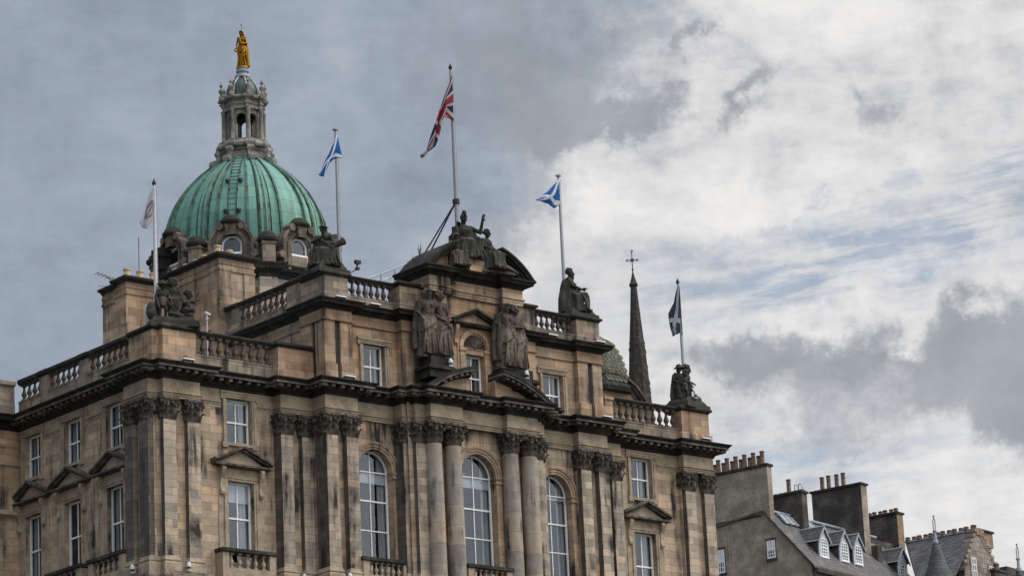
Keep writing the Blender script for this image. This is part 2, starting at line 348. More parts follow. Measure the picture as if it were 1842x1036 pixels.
# ------------------------------------------------------------------ mesh builder
class MB:
    def __init__(s, xf=None):
        s.v = []; s.f = []; s.m = []; s.mi = 0; s.xf = xf
    def add(s, vs, fs):
        o = len(s.v)
        for p in vs:
            p = Vector(p)
            s.v.append(s.xf @ p if s.xf else p)
        for f in fs:
            s.f.append([i + o for i in f]); s.m.append(s.mi)
    def box(s, x0, x1, y0, y1, z0, z1):
        vs = [(x, y, z) for z in (z0, z1) for y in (y0, y1) for x in (x0, x1)]
        s.add(vs, [(0, 2, 3, 1), (4, 5, 7, 6), (0, 1, 5, 4), (2, 6, 7, 3), (0, 4, 6, 2), (1, 3, 7, 5)])
    def hexa(s, b, t):
        """bottom quad, top quad (same order, counter-clockwise from above)"""
        s.add(list(b) + list(t), [(3, 2, 1, 0), (4, 5, 6, 7), (0, 1, 5, 4), (1, 2, 6, 5), (2, 3, 7, 6), (3, 0, 4, 7)])
    def extr(s, poly, vec):
        n = len(poly); v = Vector(vec)
        vs = [Vector(p) for p in poly] + [Vector(p) + v for p in poly]
        s.add(vs, [tuple(range(n))[::-1], tuple(range(n, 2 * n))] + [(i, (i + 1) % n, n + (i + 1) % n, n + i) for i in range(n)])
    def lathe(s, prof, cx=0, cy=0, seg=16, cap=True, sx=1.0, sy=1.0, a0=0.0, fn=None):
        n = len(prof); vs = []
        for (r, z) in prof:
            for k in range(seg):
                a = a0 + 2 * PI * k / seg
                rr = r * (fn(a, z) if fn else 1)
                vs.append((cx + rr * math.cos(a) * sx, cy + rr * math.sin(a) * sy, z))
        fs = []
        for i in range(n - 1):
            for k in range(seg):
                k2 = (k + 1) % seg
                fs.append((i * seg + k, i * seg + k2, (i + 1) * seg + k2, (i + 1) * seg + k))
        if cap:
            fs.append(tuple(range(seg))[::-1]); fs.append(tuple((n - 1) * seg + k for k in range(seg)))
        s.add(vs, fs)
    def tube(s, pts, r, seg=8):
        pts = [Vector(p) for p in pts]; n = len(pts)
        rs = r if isinstance(r, (list, tuple)) else [r] * n
        vs = []
        for i, p in enumerate(pts):
            d = (pts[min(i + 1, n - 1)] - pts[max(i - 1, 0)]).normalized()
            up = Vector((0, 0, 1)) if abs(d.z) < .9 else Vector((1, 0, 0))
            a = d.cross(up).normalized(); b = d.cross(a).normalized()
            for k in range(seg):
                t = 2 * PI * k / seg
                vs.append(p + (a * math.cos(t) + b * math.sin(t)) * rs[i])
        fs = [tuple(range(seg)), tuple((n - 1) * seg + k for k in range(seg))[::-1]]
        for i in range(n - 1):
            for k in range(seg):
                k2 = (k + 1) % seg
                fs.append((i * seg + k2, i * seg + k, (i + 1) * seg + k, (i + 1) * seg + k2))
        s.add(vs, fs)
    def caps(s, a, b, ra, rb, seg=10):
        """tapered capsule from a to b"""
        a = Vector(a); b = Vector(b); d = b - a
        L = d.length or 1e-4; d = d / L
        pts = []; rs = []
        for t in (-1, -.8, -.5): pts.append(a + d * ra * t); rs.append(ra * max(.05, math.sqrt(1 - t * t)))
        for t in (0, .33, .66, 1): pts.append(a + d * L * t); rs.append(ra + (rb - ra) * t)
        for t in (.5, .8, 1): pts.append(b + d * rb * t); rs.append(rb * max(.05, math.sqrt(1 - t * t)))
        s.tube(pts, rs, seg)
    def ell(s, c, rx, ry, rz, seg=14, rings=8):
        c = Vector(c); vs = []
        for i in range(rings + 1):
            t = PI * min(max(i / rings, .02), .98)
            for k in range(seg):
                a = 2 * PI * k / seg
                vs.append((c.x + rx * math.sin(t) * math.cos(a), c.y + ry * math.sin(t) * math.sin(a), c.z - rz * math.cos(t)))
        fs = [tuple(range(seg))[::-1], tuple(rings * seg + k for k in range(seg))]
        for i in range(rings):
            for k in range(seg):
                k2 = (k + 1) % seg
                fs.append((i * seg + k, i * seg + k2, (i + 1) * seg + k2, (i + 1) * seg + k))
        s.add(vs, fs)
    def sweep(s, path, prof, closed=False):
        """prof [(outward offset, z)] carried along a plan path with mitred corners; outward is to the right"""
        P = [Vector((p[0], p[1])) for p in path]; n = len(P); k = len(prof)
        nr = []
        for i in range(n if closed else n - 1):
            d = (P[(i + 1) % n] - P[i]).normalized(); nr.append(Vector((d.y, -d.x)))
        vs = []
        for i in range(n):
            if closed: a, b = nr[i - 1], nr[i]
            else: a, b = nr[max(i - 1, 0)], nr[min(i, n - 2)]
            m = (a + b) / max(.2, 1 + a.dot(b))
            for o, z in prof: vs.append((P[i].x + m.x * o, P[i].y + m.y * o, z))
        fs = []
        for i in range(n if closed else n - 1):
            j = (i + 1) % n
            for q in range(k - 1): fs.append((i * k + q, j * k + q, j * k + q + 1, i * k + q + 1))
        if not closed: fs += [tuple(range(k)), tuple((n - 1) * k + q for q in range(k))[::-1]]
        s.add(vs, fs)
    def panel(s, p0, p1, z0, z1, holes=(), depth=.4, seg=16):
        """wall face from p0 to p1 (outward to the right) with rect / arch holes and their reveals"""
        P0 = Vector((p0[0], p0[1], 0)); P1 = Vector((p1[0], p1[1], 0)); d = P1 - P0; L = d.length; d /= L
        nrm = Vector((d.y, -d.x, 0))
        pt = lambda u, z, k=0.0: P0 + d * u + Vector((0, 0, z)) - nrm * k
        us = {0.0, L}; zs = {z0, z1}
        for h in holes:
            if h[0] == 'rect': us |= {h[1], h[2]}; zs |= {h[3], h[4]}
            else: us |= {h[1] - h[2], h[1] + h[2]}; zs |= {h[3], h[4], h[4] + h[2]}
        us = sorted(us); zs = sorted(zs)
        for i in range(len(us) - 1):
            for j in range(len(zs) - 1):
                uc = (us[i] + us[i + 1]) / 2; zc = (zs[j] + zs[j + 1]) / 2; hit = False
                for h in holes:
                    if h[0] == 'rect': hit |= h[1] < uc < h[2] and h[3] < zc < h[4]
                    else: hit |= h[1] - h[2] < uc < h[1] + h[2] and h[3] < zc < h[4] + h[2]
                if not hit: s.add([pt(us[i], zs[j]), pt(us[i + 1], zs[j]), pt(us[i + 1], zs[j + 1]), pt(us[i], zs[j + 1])], [(0, 1, 2, 3)])
        for h in holes:
            if h[0] == 'rect':
                u0, u1, a, b = h[1:5]; lp = [(u0, a), (u1, a), (u1, b), (u0, b)]
            else:
                uc, r, a, sp = h[1:5]
                arc = [(uc + r * math.cos(PI * k / seg), sp + r * math.sin(PI * k / seg)) for k in range(seg + 1)]
                lp = [(uc - r, a), (uc + r, a)] + arc
                for k in range(seg):
                    (ua, za), (ub, zb) = arc[k], arc[k + 1]
                    s.add([pt(ua, za), pt(ua, sp + r), pt(ub, sp + r), pt(ub, zb)], [(0, 1, 2, 3)])
            n = len(lp)
            vs = [pt(u, z) for u, z in lp] + [pt(u, z, depth) for u, z in lp]
            s.add(vs, [(i, n + i, n + (i + 1) % n, (i + 1) % n) for i in range(n)])
    def build(s, name, mats, parent=None, smooth=None, loc=None, rotz=0.0, scale=None):
        me = bpy.data.meshes.new(name)
        me.from_pydata([tuple(p) for p in s.v], [], s.f)
        for m in (mats if isinstance(mats, (list, tuple)) else [mats]): me.materials.append(MATS[m])
        me.polygons.foreach_set('material_index', s.m)
        me.update()
        if smooth is not None:
            me.polygons.foreach_set('use_smooth', [True] * len(me.polygons))
            me.set_sharp_from_angle(angle=R(smooth))
        o = bpy.data.objects.new(name, me); COL.objects.link(o)
        if parent: o.parent = parent
        if loc is not None: o.location = loc
        o.rotation_euler = (0, 0, rotz)
        if scale: o.scale = (scale,) * 3
        return o
def inst(src, parent, loc, rotz=0.0, scale=None, label=None):
    """another copy of a small part, sharing the mesh"""
    o = src.copy(); COL.objects.link(o); o.parent = parent; o.location = loc; o.rotation_euler = (0, 0, rotz)
    if scale: o.scale = scale
    return o
def tag(o, label=None, cat=None, group=None, kind=None):
    if label: o['label'] = label
    if cat: o['category'] = cat
    if group: o['group'] = group
    if kind: o['kind'] = kind
    return o
def thing(name, label, cat, loc=(0, 0, 0), rotz=0.0, group=None):
    o = bpy.data.objects.new(name, None); o.empty_display_size = .5; COL.objects.link(o)
    o.location = loc; o.rotation_euler = (0, 0, rotz)
    return tag(o, label, cat, group)
# ================================================================== ground
gm = MB(); gm.add([(-2500, -2500, 0), (2500, -2500, 0), (2500, 2500, 0), (-2500, 2500, 0)], [(0, 1, 2, 3)])
tag(gm.build('ground', 'lawn_and_paving'), kind='structure')

# ================================================================== the bank
bank = thing('bank_building', 'domed sandstone palace with columns, balustrades and a green copper dome', 'building')
ZA, ZF, ZT = 39.80, 40.08, 40.74         # architrave foot, frieze foot, frieze top
half = [(-15.75, -.42), (-15.75, .08), (-11.1, .08), (-11.1, -.55), (-9.2, -.55), (-9.2, -1.65), (-7.2, -1.65), (-7.2, -1.2), (-4.65, -1.2),
        (-4.65, -1.9), (-4.12, -1.9), (-4.12, -2.3), (-3.5, -2.3), (-3.5, -2.77), (-1.45, -2.77), (-1.45, -2.42)]
mir = [(-x, y) for x, y in half[::-1]]
left = [(-18.07, 12.3), (-18.07, 2.1), (-18.5, 2.1), (-18.5, -.02), (-17.88, -.02), (-17.88, -.42)]
right = [(17.95, -.42), (17.95, 12.3)]
PLAN = left + half + mir + right
WIN_F = [-13.15, 13.08]                  # wing window centres (x)
WIN_S = [3.58, 7.38, 11.05]              # side window centres (y)

SIDE = Matrix(((0, 1, 0, -18.05), (-1, 0, 0, 0), (0, 0, 1, 0), (0, 0, 0, 1)))   # local x runs along -Y, local y points inward
def at(x=0, y=0, z=0, side=False):
    if side: return SIDE @ Matrix.Translation((-y, 0, z))       # y is the world Y of the centre
    return Matrix.Translation((x, y, z))

# ---- walls
w = MB(); w.mi = 0
up = (-.75, .75, 38.12, 40.33); lo = (-.76, .76, 32.2, 36.22)
def wing(p0, p1, cs, along):
    hs = []
    for c in cs:
        u = along(c)
        hs += [('rect', u + up[0], u + up[1], up[2], up[3]), ('rect', u + lo[0], u + lo[1], lo[2], lo[3])]
    w.panel(p0, p1, 0, 40.9, hs, .42)
wing((-18.05, 12.3), (-18.05, .1), WIN_S, lambda c: 12.3 - c)
wing((-18.05, .1), (-11.0, .1), WIN_F[:1], lambda c: c + 18.05)
wing((11.0, .1), (17.9, .1), WIN_F[1:], lambda c: c - 11.0)
for sg in (-1, 1):
    x = 5.86 * sg
    w.panel((min(9.0 * sg, 4.4 * sg), -1.1), (max(9.0 * sg, 4.4 * sg), -1.1), 0, 40.9, [('arch', abs(x - min(9.0 * sg, 4.4 * sg)), 1.07, 31.6, 37.33)], .5, 24)
w.panel((-4.4, -2.0), (4.4, -2.0), 0, 40.9, [('arch', 4.4, 1.13, 31.6, 37.50)], .5, 24)
w.box(17.85, 17.9, .1, 12.3, 0, 40.9)
for sg in (-1, 1):
    f = lambda a, b: (min(a * sg, b * sg), max(a * sg, b * sg))
    for x0, x1, y0, y1 in ((11.0, 9.0, -.2, .4), (9.15, 7.25, -1.3, .3), (4.4, 4.05, -1.55, -.9), (3.98, 3.5, -1.95, -1.5), (17.9, 15.72, -.12, .3)):
        a, b = f(x0, x1); w.box(a, b, y0, y1, 0, 40.7)
w.box(-18.2, -17.8, -.01, 2.05, 0, 40.7)
w.build('wall', 'sandstone', bank)
# roofs that close the building against the sky
r = MB(); r.box(-17.8, 17.8, .6, 24, 41.46, 41.6); r.box(-9.0, 9.0, -1.2, 24, 41.43, 41.58); r.box(-8.7, 8.7, -1.0, 22, 45.6, 45.8)
r.box(-17.5, 17.5, 23.6, 24, 0, 41.4); r.build('roof', 'lead_grey', bank)
# far left return wing
e = MB(); e.sweep([(-24.0, 12.4), (-18.0, 12.4)], [(0, 0), (0, 39.8), (.05, 39.9), (.1, 40.05), (0, 40.08), (0, 40.74)])
e.build('return_wall', 'sandstone_warm', bank)
e = MB(); e.sweep([(-24.0, 12.4), (-18.0, 12.4)], [(0, 40.74), (.12, 40.86), (.2, 41.13), (.6, 41.14), (.64, 41.28), (.76, 41.42), (.2, 41.5)])
e.build('return_cornice', 'weathered_cornice', bank)
e = MB(); e.sweep([(-24.0, 12.35), (-18.3, 12.35)], [(0, 41.5), (0, 42.1), (-.05, 42.15), (-.05, 43.05), (.1, 43.1), (.12, 43.3), (-.4, 43.4)])
e.build('return_parapet', 'sandstone_stained', bank)
e = MB(); e.sweep([(-24.0, 12.4), (-18.0, 12.4)], [(0, 38.9), (.09, 38.95), (.09, 39.15), (0, 39.2)])
e.sweep([(-24.0, 12.4), (-18.0, 12.4)], [(0, 36.25), (.22, 36.4), (.22, 36.6), (0, 36.65)])
e.build('string_course', 'dressed_stone', bank)

# ---- entablature
def gaps(path, cuts):
    """split a plan path wherever a window surround interrupts it; cuts = [(axis, value0, value1, other)]"""
    out = []; cur = [path[0]]
    for a, b in zip(path, path[1:]):
        ivs = []
        for ax, lo_, hi_, other in cuts:
            if abs(a[1 - ax] - b[1 - ax]) < 1e-6 and abs(a[1 - ax] - other) < .2:
                d = 1 if b[ax] > a[ax] else -1
                s0, s1 = (lo_, hi_) if d > 0 else (hi_, lo_)
                if min(a[ax], b[ax]) < lo_ and max(a[ax], b[ax]) > hi_: ivs.append((abs(s0 - a[ax]), ax, s0, s1))
        for _, ax, s0, s1 in sorted(ivs):
            p = list(a); p[ax] = s0; cur.append(tuple(p)); out.append(cur)
            q = list(a); q[ax] = s1; cur = [tuple(q)]
        cur.append(b)
    out.append(cur); return out
cuts = [(0, c - 1.09, c + 1.09, .08) for c in WIN_F] + [(1, c - 1.09, c + 1.09, -18.07) for c in WIN_S]
for sub in gaps(PLAN, cuts):
    fr = MB(); fr.sweep(sub, [(-.12, ZA), (0, ZA), (0, ZA + .11), (.035, ZA + .12), (.035, ZA + .20), (.10, ZA + .23), (.10, ZF - .02), (0, ZF), (0, ZT), (-.12, ZT)])
    fr.build('entablature', 'dressed_stone', bank)
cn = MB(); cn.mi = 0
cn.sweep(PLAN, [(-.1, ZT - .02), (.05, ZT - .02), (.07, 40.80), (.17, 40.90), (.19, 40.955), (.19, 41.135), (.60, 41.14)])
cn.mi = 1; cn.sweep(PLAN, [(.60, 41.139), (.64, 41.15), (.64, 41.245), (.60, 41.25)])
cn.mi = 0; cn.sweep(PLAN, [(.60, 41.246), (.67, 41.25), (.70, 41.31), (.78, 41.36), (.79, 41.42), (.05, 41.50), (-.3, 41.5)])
def blocks(mb, path, o0, o1, z0, z1, wd, step, closed=False):
    """modillion blocks under a cornice, set out along each straight of the plan"""
    P = [Vector(p) for p in path]
    for i in range(len(P) - 1):
        d = P[i + 1] - P[i]; L = d.length; d /= L; nv = Vector((d.y, -d.x))
        dp = (P[i] - P[i - 1]).normalized() if i else d
        dnx = (P[i + 2] - P[i + 1]).normalized() if i + 2 < len(P) else d
        cr = lambda a, b: a.x * b.y - a.y * b.x
        a0 = -o1 + .04 if cr(dp, d) > .5 else (o1 + .02 if cr(dp, d) < -.5 else 0)
        a1 = -o1 + .04 if cr(d, dnx) > .5 else (o1 + .02 if cr(d, dnx) < -.5 else 0)
        lo_, hi_ = a0 + wd / 2, L - a1 - wd / 2
        if hi_ < lo_: continue
        n = max(1, int(round((hi_ - lo_) / step)))
        for k in range(n + 1):
            u = lo_ + (hi_ - lo_) * k / n
            c = P[i] + d * u
            q = [c + d * sx + nv * oo for sx, oo in ((-wd / 2, o0), (-wd / 2, o1), (wd / 2, o1), (wd / 2, o0))]
            mb.hexa([(p.x, p.y, z0 + (.03 if j in (1, 2) else 0)) for j, p in enumerate(q)][::-1], [(p.x, p.y, z1) for p in q][::-1])
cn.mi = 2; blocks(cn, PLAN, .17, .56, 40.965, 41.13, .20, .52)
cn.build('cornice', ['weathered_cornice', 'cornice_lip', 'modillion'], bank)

# ---- corinthian capitals: one square, one round, unit drawn at full size
def capital(square, wd=.72, h=1.08):
    mb = MB(); a = wd / 2
    if square:
        for (s0, z0), (s1, z1) in zip([(1.0, 0), (1.1, .03), (1.02, .08), (1.0, .5), (1.15, .78)], [(1.1, .03), (1.02, .08), (1.0, .5), (1.15, .78), (1.38, .93)]):
            q = lambda s_, z: [(-a * s_, -a * s_, z), (a * s_, -a * s_, z), (a * s_, a * s_, z), (-a * s_, a * s_, z)]
            mb.hexa(q(s0, z0), q(s1, z1))
    else: mb.lathe([(a, 0), (a * 1.12, .03), (a * 1.02, .08), (a, .5), (a * 1.15, .78), (a * 1.4, .93)], seg=20)
    def leaf(p, out, z0, hl, wl):
        out = Vector(out).normalized(); tn = Vector((-out.y, out.x, 0)); p = Vector(p)
        ln = [(0.0, 0), (.03, .45), (.07, .8), (.17, 1.0), (.25, .93), (.24, .78)]
        wv = [.9, 1.05, 1.0, .85, .6, .25]
        vs = []
        for (o, t), k in zip(ln, wv):
            c = p + out * (o + .015) + Vector((0, 0, z0 + hl * t))
            vs += [c - tn * wl * k / 2, c + out * .05 * k, c + tn * wl * k / 2]
        fs = []
        for i in range(len(ln) - 1):
            fs += [(3 * i, 3 * i + 1, 3 * i + 4, 3 * i + 3), (3 * i + 1, 3 * i + 2, 3 * i + 5, 3 * i + 4)]
        mb.add(vs, fs)
    for row, (z0, hl, n) in enumerate(((.07, .36, 8), (.10, .62, 8))):
        for k in range(n):
            t = 2 * PI * (k + .5 * row) / n
            d = Vector((math.cos(t), math.sin(t), 0))
            if square: s_ = a / max(abs(d.x), abs(d.y)); p = d * s_ * .98
            else: p = d * a
            leaf(p, d, z0, hl, wd * (.40 if row == 0 else .36))
    for k in range(4):
        t = PI / 4 + k * PI / 2; d = Vector((math.cos(t), math.sin(t), 0)); tn = Vector((-d.y, d.x, 0))
        c = d * a * 1.72 + Vector((0, 0, .82))
        mb.tube([c - tn * .09, c + tn * .09], .125, 10)
        mb.tube([d * a * 1.05 + Vector((0, 0, .55)), d * a * 1.35 + Vector((0, 0, .78)), c + Vector((0, 0, .07))], [.05, .055, .05], 6)
        e2 = Vector((round(math.cos(k * PI / 2)), round(math.sin(k * PI / 2)), 0)); t2 = Vector((-e2.y, e2.x, 0))
        mb.ell(e2 * a * 1.38 + Vector((0, 0, .96)), .10, .10, .10, 8, 6)
        for sgn in (-1, 1):
            c2 = e2 * a * 1.25 + t2 * a * .35 * sgn + Vector((0, 0, .80)); mb.ell(c2, .085, .085, .09, 8, 6)
    pl = []
    for k in range(4):
        t0 = -3 * PI / 4 + k * PI / 2
        for j, (dt, rr) in enumerate(((-.10, 1.98), (.10, 1.98), (.5, 1.52), (PI / 4, 1.42), (PI / 2 - .5, 1.52))):
            pl.append((a * rr * math.cos(t0 + dt), a * rr * math.sin(t0 + dt), .95))
    mb.extr(pl, (0, 0, h - .95 - .002))
    return mb
cap_sq = cap_rd = None
def put_capital(parent, x, y, square, z=38.72, sy=1.0):
    global cap_sq, cap_rd
    src = cap_sq if square else cap_rd
    if src is None:
        o = capital(square, .72 if square else .80).build('capital', 'carved_capital', parent, smooth=40)
        if square: cap_sq = o
        else: cap_rd = o
        o.location = (x, y, z); return o
    return inst(src, parent, (x, y, z))

def pilaster(x0, x1, yf, yb, mat='sandstone_pale', caps_at=None, ret='sandstone_black'):
    """square shaft with moulded base; yf front plane, yb back"""
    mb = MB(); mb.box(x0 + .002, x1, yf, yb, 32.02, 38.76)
    mb.mi = 1; mb.box(x0 - .003, x0 + .05, yf + .012, yb, 32.02, 38.76)            # left return painted darker: soot, plus the shade of narrow gaps
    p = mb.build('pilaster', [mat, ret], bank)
    b = MB(); path = [(x0, yb), (x0, yf), (x1, yf), (x1, yb)]
    b.sweep(path, [(0, 32.14), (.03, 32.1), (.04, 32.03), (.09, 31.98), (.10, 31.90), (.06, 31.86), (.12, 31.78), (.13, 31.66), (.13, 31.40), (-.2, 31.4)][::-1])
    b.build('base', 'dressed_stone', p)
    for cx, cy in (caps_at or [((x0 + x1) / 2, yf + .36)]): put_capital(p, cx, cy, True)
    return p
for sg in (-1, 1):
    f = lambda a, b: (min(a * sg, b * sg), max(a * sg, b * sg))
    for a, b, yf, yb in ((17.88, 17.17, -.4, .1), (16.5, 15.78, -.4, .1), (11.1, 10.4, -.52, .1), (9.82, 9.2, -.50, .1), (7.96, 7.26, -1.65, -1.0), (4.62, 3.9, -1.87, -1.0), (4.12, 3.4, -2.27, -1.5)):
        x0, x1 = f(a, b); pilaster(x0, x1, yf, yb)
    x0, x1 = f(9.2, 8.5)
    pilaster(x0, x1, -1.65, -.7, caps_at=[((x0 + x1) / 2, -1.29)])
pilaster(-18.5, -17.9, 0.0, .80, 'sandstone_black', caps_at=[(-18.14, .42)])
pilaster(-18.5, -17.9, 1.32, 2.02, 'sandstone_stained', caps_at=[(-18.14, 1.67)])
for x in (-3.1, -1.87, 1.87, 3.1):
    mb = MB(); mb.lathe([(.452, 31.95), (.452, 33.2), (.448, 34.5), (.438, 36.0), (.42, 37.5), (.405, 38.6), (.42, 38.66), (.405, 38.74)], x, -2.37, 28)
    c = mb.build('column', 'column_stone', bank, smooth=40)
    b = MB(); b.lathe([(.55, 31.62), (.60, 31.68), (.60, 31.76), (.54, 31.81), (.50, 31.87), (.53, 31.9), (.53, 31.96), (.46, 31.99)], x, -2.37, 24); b.box(x - .62, x + .62, -2.99, -1.75, 31.4, 31.62)
    b.build('base', 'dressed_stone', c, smooth=40)
    put_capital(c, x, -2.37, False)
# pedestal course below the order
pc = MB(); pc.sweep([(x + (0 if abs(x) < 1 else 0), y) for x, y in PLAN], [(-.3, 0), (.12, 0), (.12, 30.95), (.20, 31.0), (.26, 31.12), (.26, 31.24), (.15, 31.28), (.15, 31.4), (-.3, 31.41)])
pc.build('pedestal_course', 'sandstone_stained', bank)

# ---- sash windows
def sash(xf, wd, z0, z1, meet, recess=.30, arch=None, transoms=(), blind=0.0, curtain=0, name='window', open_low=0.0, mull=True):
    """timber sash in a wall opening; local origin is the opening's centre line on the wall face"""
    a = wd / 2; y = recess; T = .085
    fm = MB(xf); fm.box(-a, -a + T, y, y + .1, z0, z1); fm.box(a - T, a, y, y + .1, z0, z1)
    fm.box(-a + T, a - T, y + .002, y + .1, z0, z0 + .11)
    if arch is None: fm.box(-a + T, a - T, y + .002, y + .1, z1 - T, z1)
    else:
        n = 24; rr = arch
        for k in range(n):
            t0, t1 = PI * k / n, PI * (k + 1) / n
            q = [(r_ * math.cos(t), z1 + r_ * math.sin(t)) for r_, t in ((rr, t0), (rr, t1), (rr - T, t1), (rr - T, t0))]
            fm.extr([(u, y, z) for u, z in q], (0, .1, 0))
    zt = z1 + (arch or 0) - T
    fm.box(-a + T, a - T, y - .012, y + .06, meet - .042, meet + .042)
    for t in transoms: fm.box(-a + T, a - T, y + .014, y + .06, t - .03, t + .03)
    if mull:
        fm.box(-.028, .028, y + .008, y + .055, meet + .035, zt); fm.box(-.028, .028, y + .03, y + .075, z0 + .11, meet - .035)
    win = fm.build(name, 'white_paint', bank)
    pn = MB(xf)
    if arch is None: pn.add([(-a + .03, y + .04, meet), (a - .03, y + .04, meet), (a - .03, y + .04, z1 - .03), (-a + .03, y + .04, z1 - .03)], [(0, 1, 2, 3)])
    else:
        pts = [(-a + .03, y + .04, meet), (a - .03, y + .04, meet)] + [((arch - .03) * math.cos(PI * k / 20), y + .04, z1 + (arch - .03) * math.sin(PI * k / 20)) for k in range(21)]
        pn.add(pts, [tuple(range(len(pts)))])
    pn.add([(-a + .03, y + .065, z0 + .05), (a - .03, y + .065, z0 + .05), (a - .03, y + .065, meet), (-a + .03, y + .065, meet)], [(0, 1, 2, 3)])
    pn.build('pane', 'window_glass', win)
    top = z1 + (arch or 0)
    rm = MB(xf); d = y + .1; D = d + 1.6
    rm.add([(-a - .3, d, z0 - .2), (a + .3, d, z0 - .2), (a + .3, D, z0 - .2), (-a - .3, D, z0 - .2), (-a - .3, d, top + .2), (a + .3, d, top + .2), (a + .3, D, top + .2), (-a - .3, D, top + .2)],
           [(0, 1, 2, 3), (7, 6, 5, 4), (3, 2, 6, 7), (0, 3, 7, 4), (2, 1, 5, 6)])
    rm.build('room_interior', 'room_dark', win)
    if blind:
        bl = MB(xf); zb_ = (z1 if arch is None else z1 - .02)
        bl.box(-a + .06, a - .06, y + .12, y + .13, zb_ - blind, zb_); bl.build('blind', 'blind_white', win)
    if curtain:
        cu = MB(xf)
        for sgn, cw in ((-1, curtain * .8), (1, curtain)):
            x0_, x1_ = (-a + .02, -a + cw) if sgn < 0 else (a - cw, a - .02)
            n = 14; vs = []
            for k in range(n + 1):
                u = x0_ + (x1_ - x0_) * k / n; yy = y + .24 + .035 * math.sin(k * 2.4)
                vs += [(u, yy, z0), (u, yy, top)]
            cu.add(vs, [(2 * k, 2 * k + 2, 2 * k + 3, 2 * k + 1) for k in range(n)])
        cu.build('curtain', 'curtain_grey', win, smooth=60)
    return win

def surround(xf, mat='dressed_stone', zs0=37.93, zs1=40.63, a=.75, zo0=38.12, zo1=40.33, parent=None):
    """lugged architrave round an upper window"""
    mb = MB(xf); y0 = .0
    for s_ in (-1, 1):
        f = lambda p, q: (min(p * s_, q * s_), max(p * s_, q * s_))
        for p, q, yf in ((a + .004, a + .10, -.05), (a + .10, a + .22, -.09)):
            x0_, x1_ = f(p, q); mb.box(x0_, x1_, yf, .12, zo0 - .001, zo1 - .06)
        x0_, x1_ = f(a + .22, a + .34); mb.box(x0_, x1_, -.085, .12, zo1 - .06, zs1 - .03)
        x0_, x1_ = f(a - .02, a + .30); mb.box(x0_, x1_, -.11, .12, zo0 - .26, zo0 - .001)
    mb.box(-a - .22, a + .22, -.055, .12, zo1 + .004, zo1 + .11); mb.box(-a - .22, a + .22, -.088, .12, zo1 + .11, zs1 - .06)
    mb.box(-a - .36, a + .36, -.13, .12, zs1 - .06, zs1 + .03)
    mb.box(-a + .02, a - .02, -.10, .12, zo0 - .16, zo0 - .002)
    return mb.build('window_surround', mat, parent or bank)

def pediment_window(xf, mat='dressed_stone'):
    """architrave, consoles and triangular pediment of a main-floor window"""
    mb = MB(xf)
    for s_ in (-1, 1):
        f = lambda p, q: (min(p * s_, q * s_), max(p * s_, q * s_))
        for p, q, yf in ((.764, .88, -.05), (.88, 1.0, -.09), (1.0, 1.32, -.03)):
            x0_, x1_ = f(p, q); mb.box(x0_, x1_, yf, .12, 31.3, 36.22 if p < 1 else 36.85)
        x0_, x1_ = f(1.03, 1.25)                                   # console: scroll profile
        pr = [(-.06, 35.55), (-.16, 35.5), (-.20, 35.62), (-.15, 35.78), (-.11, 35.95), (-.15, 36.25), (-.27, 36.5), (-.34, 36.7), (-.32, 36.84), (-.02, 36.84)]
        mb.extr([(x0_, yy, zz) for yy, zz in pr], (x1_ - x0_, 0, 0))
    mb.box(-1.0, 1.0, -.055, .12, 36.225, 36.34); mb.box(-1.0, 1.0, -.09, .12, 36.34, 36.46)
    mb.box(-1.02, 1.02, -.04, .12, 36.46, 36.85)
    mb.add([(-1.5, -.10, 36.99), (1.5, -.10, 36.99), (0, -.10, 37.72)], [(0, 1, 2)])
    o = mb.build('window_surround', mat, bank)
    p = MB(xf)
    pl = [(-1.62, .1), (-1.62, -.36), (1.62, -.36), (1.62, .1)]
    p.box(-1.45, 1.45, -.28, .1, 36.85, 36.9)
    p.box(-1.66, 1.66, -.40, .1, 36.9, 37.0)
    for s_ in (-1, 1):
        for yf, t0, t1 in ((-.30, -.02, .10), (-.44, .10, .22)):
            A = [(1.72 * s_, 37.0 + t0 - .0), (0, 37.72 + t0), (0, 37.72 + t1), (1.72 * s_, 37.0 + t1 - .0)]
            if s_ < 0: A = A[::-1]
            p.extr([(u, yf, z) for u, z in A][::-1], (0, .1 - yf, 0))
    p.build('pediment', 'carved_capital', o)
    return o

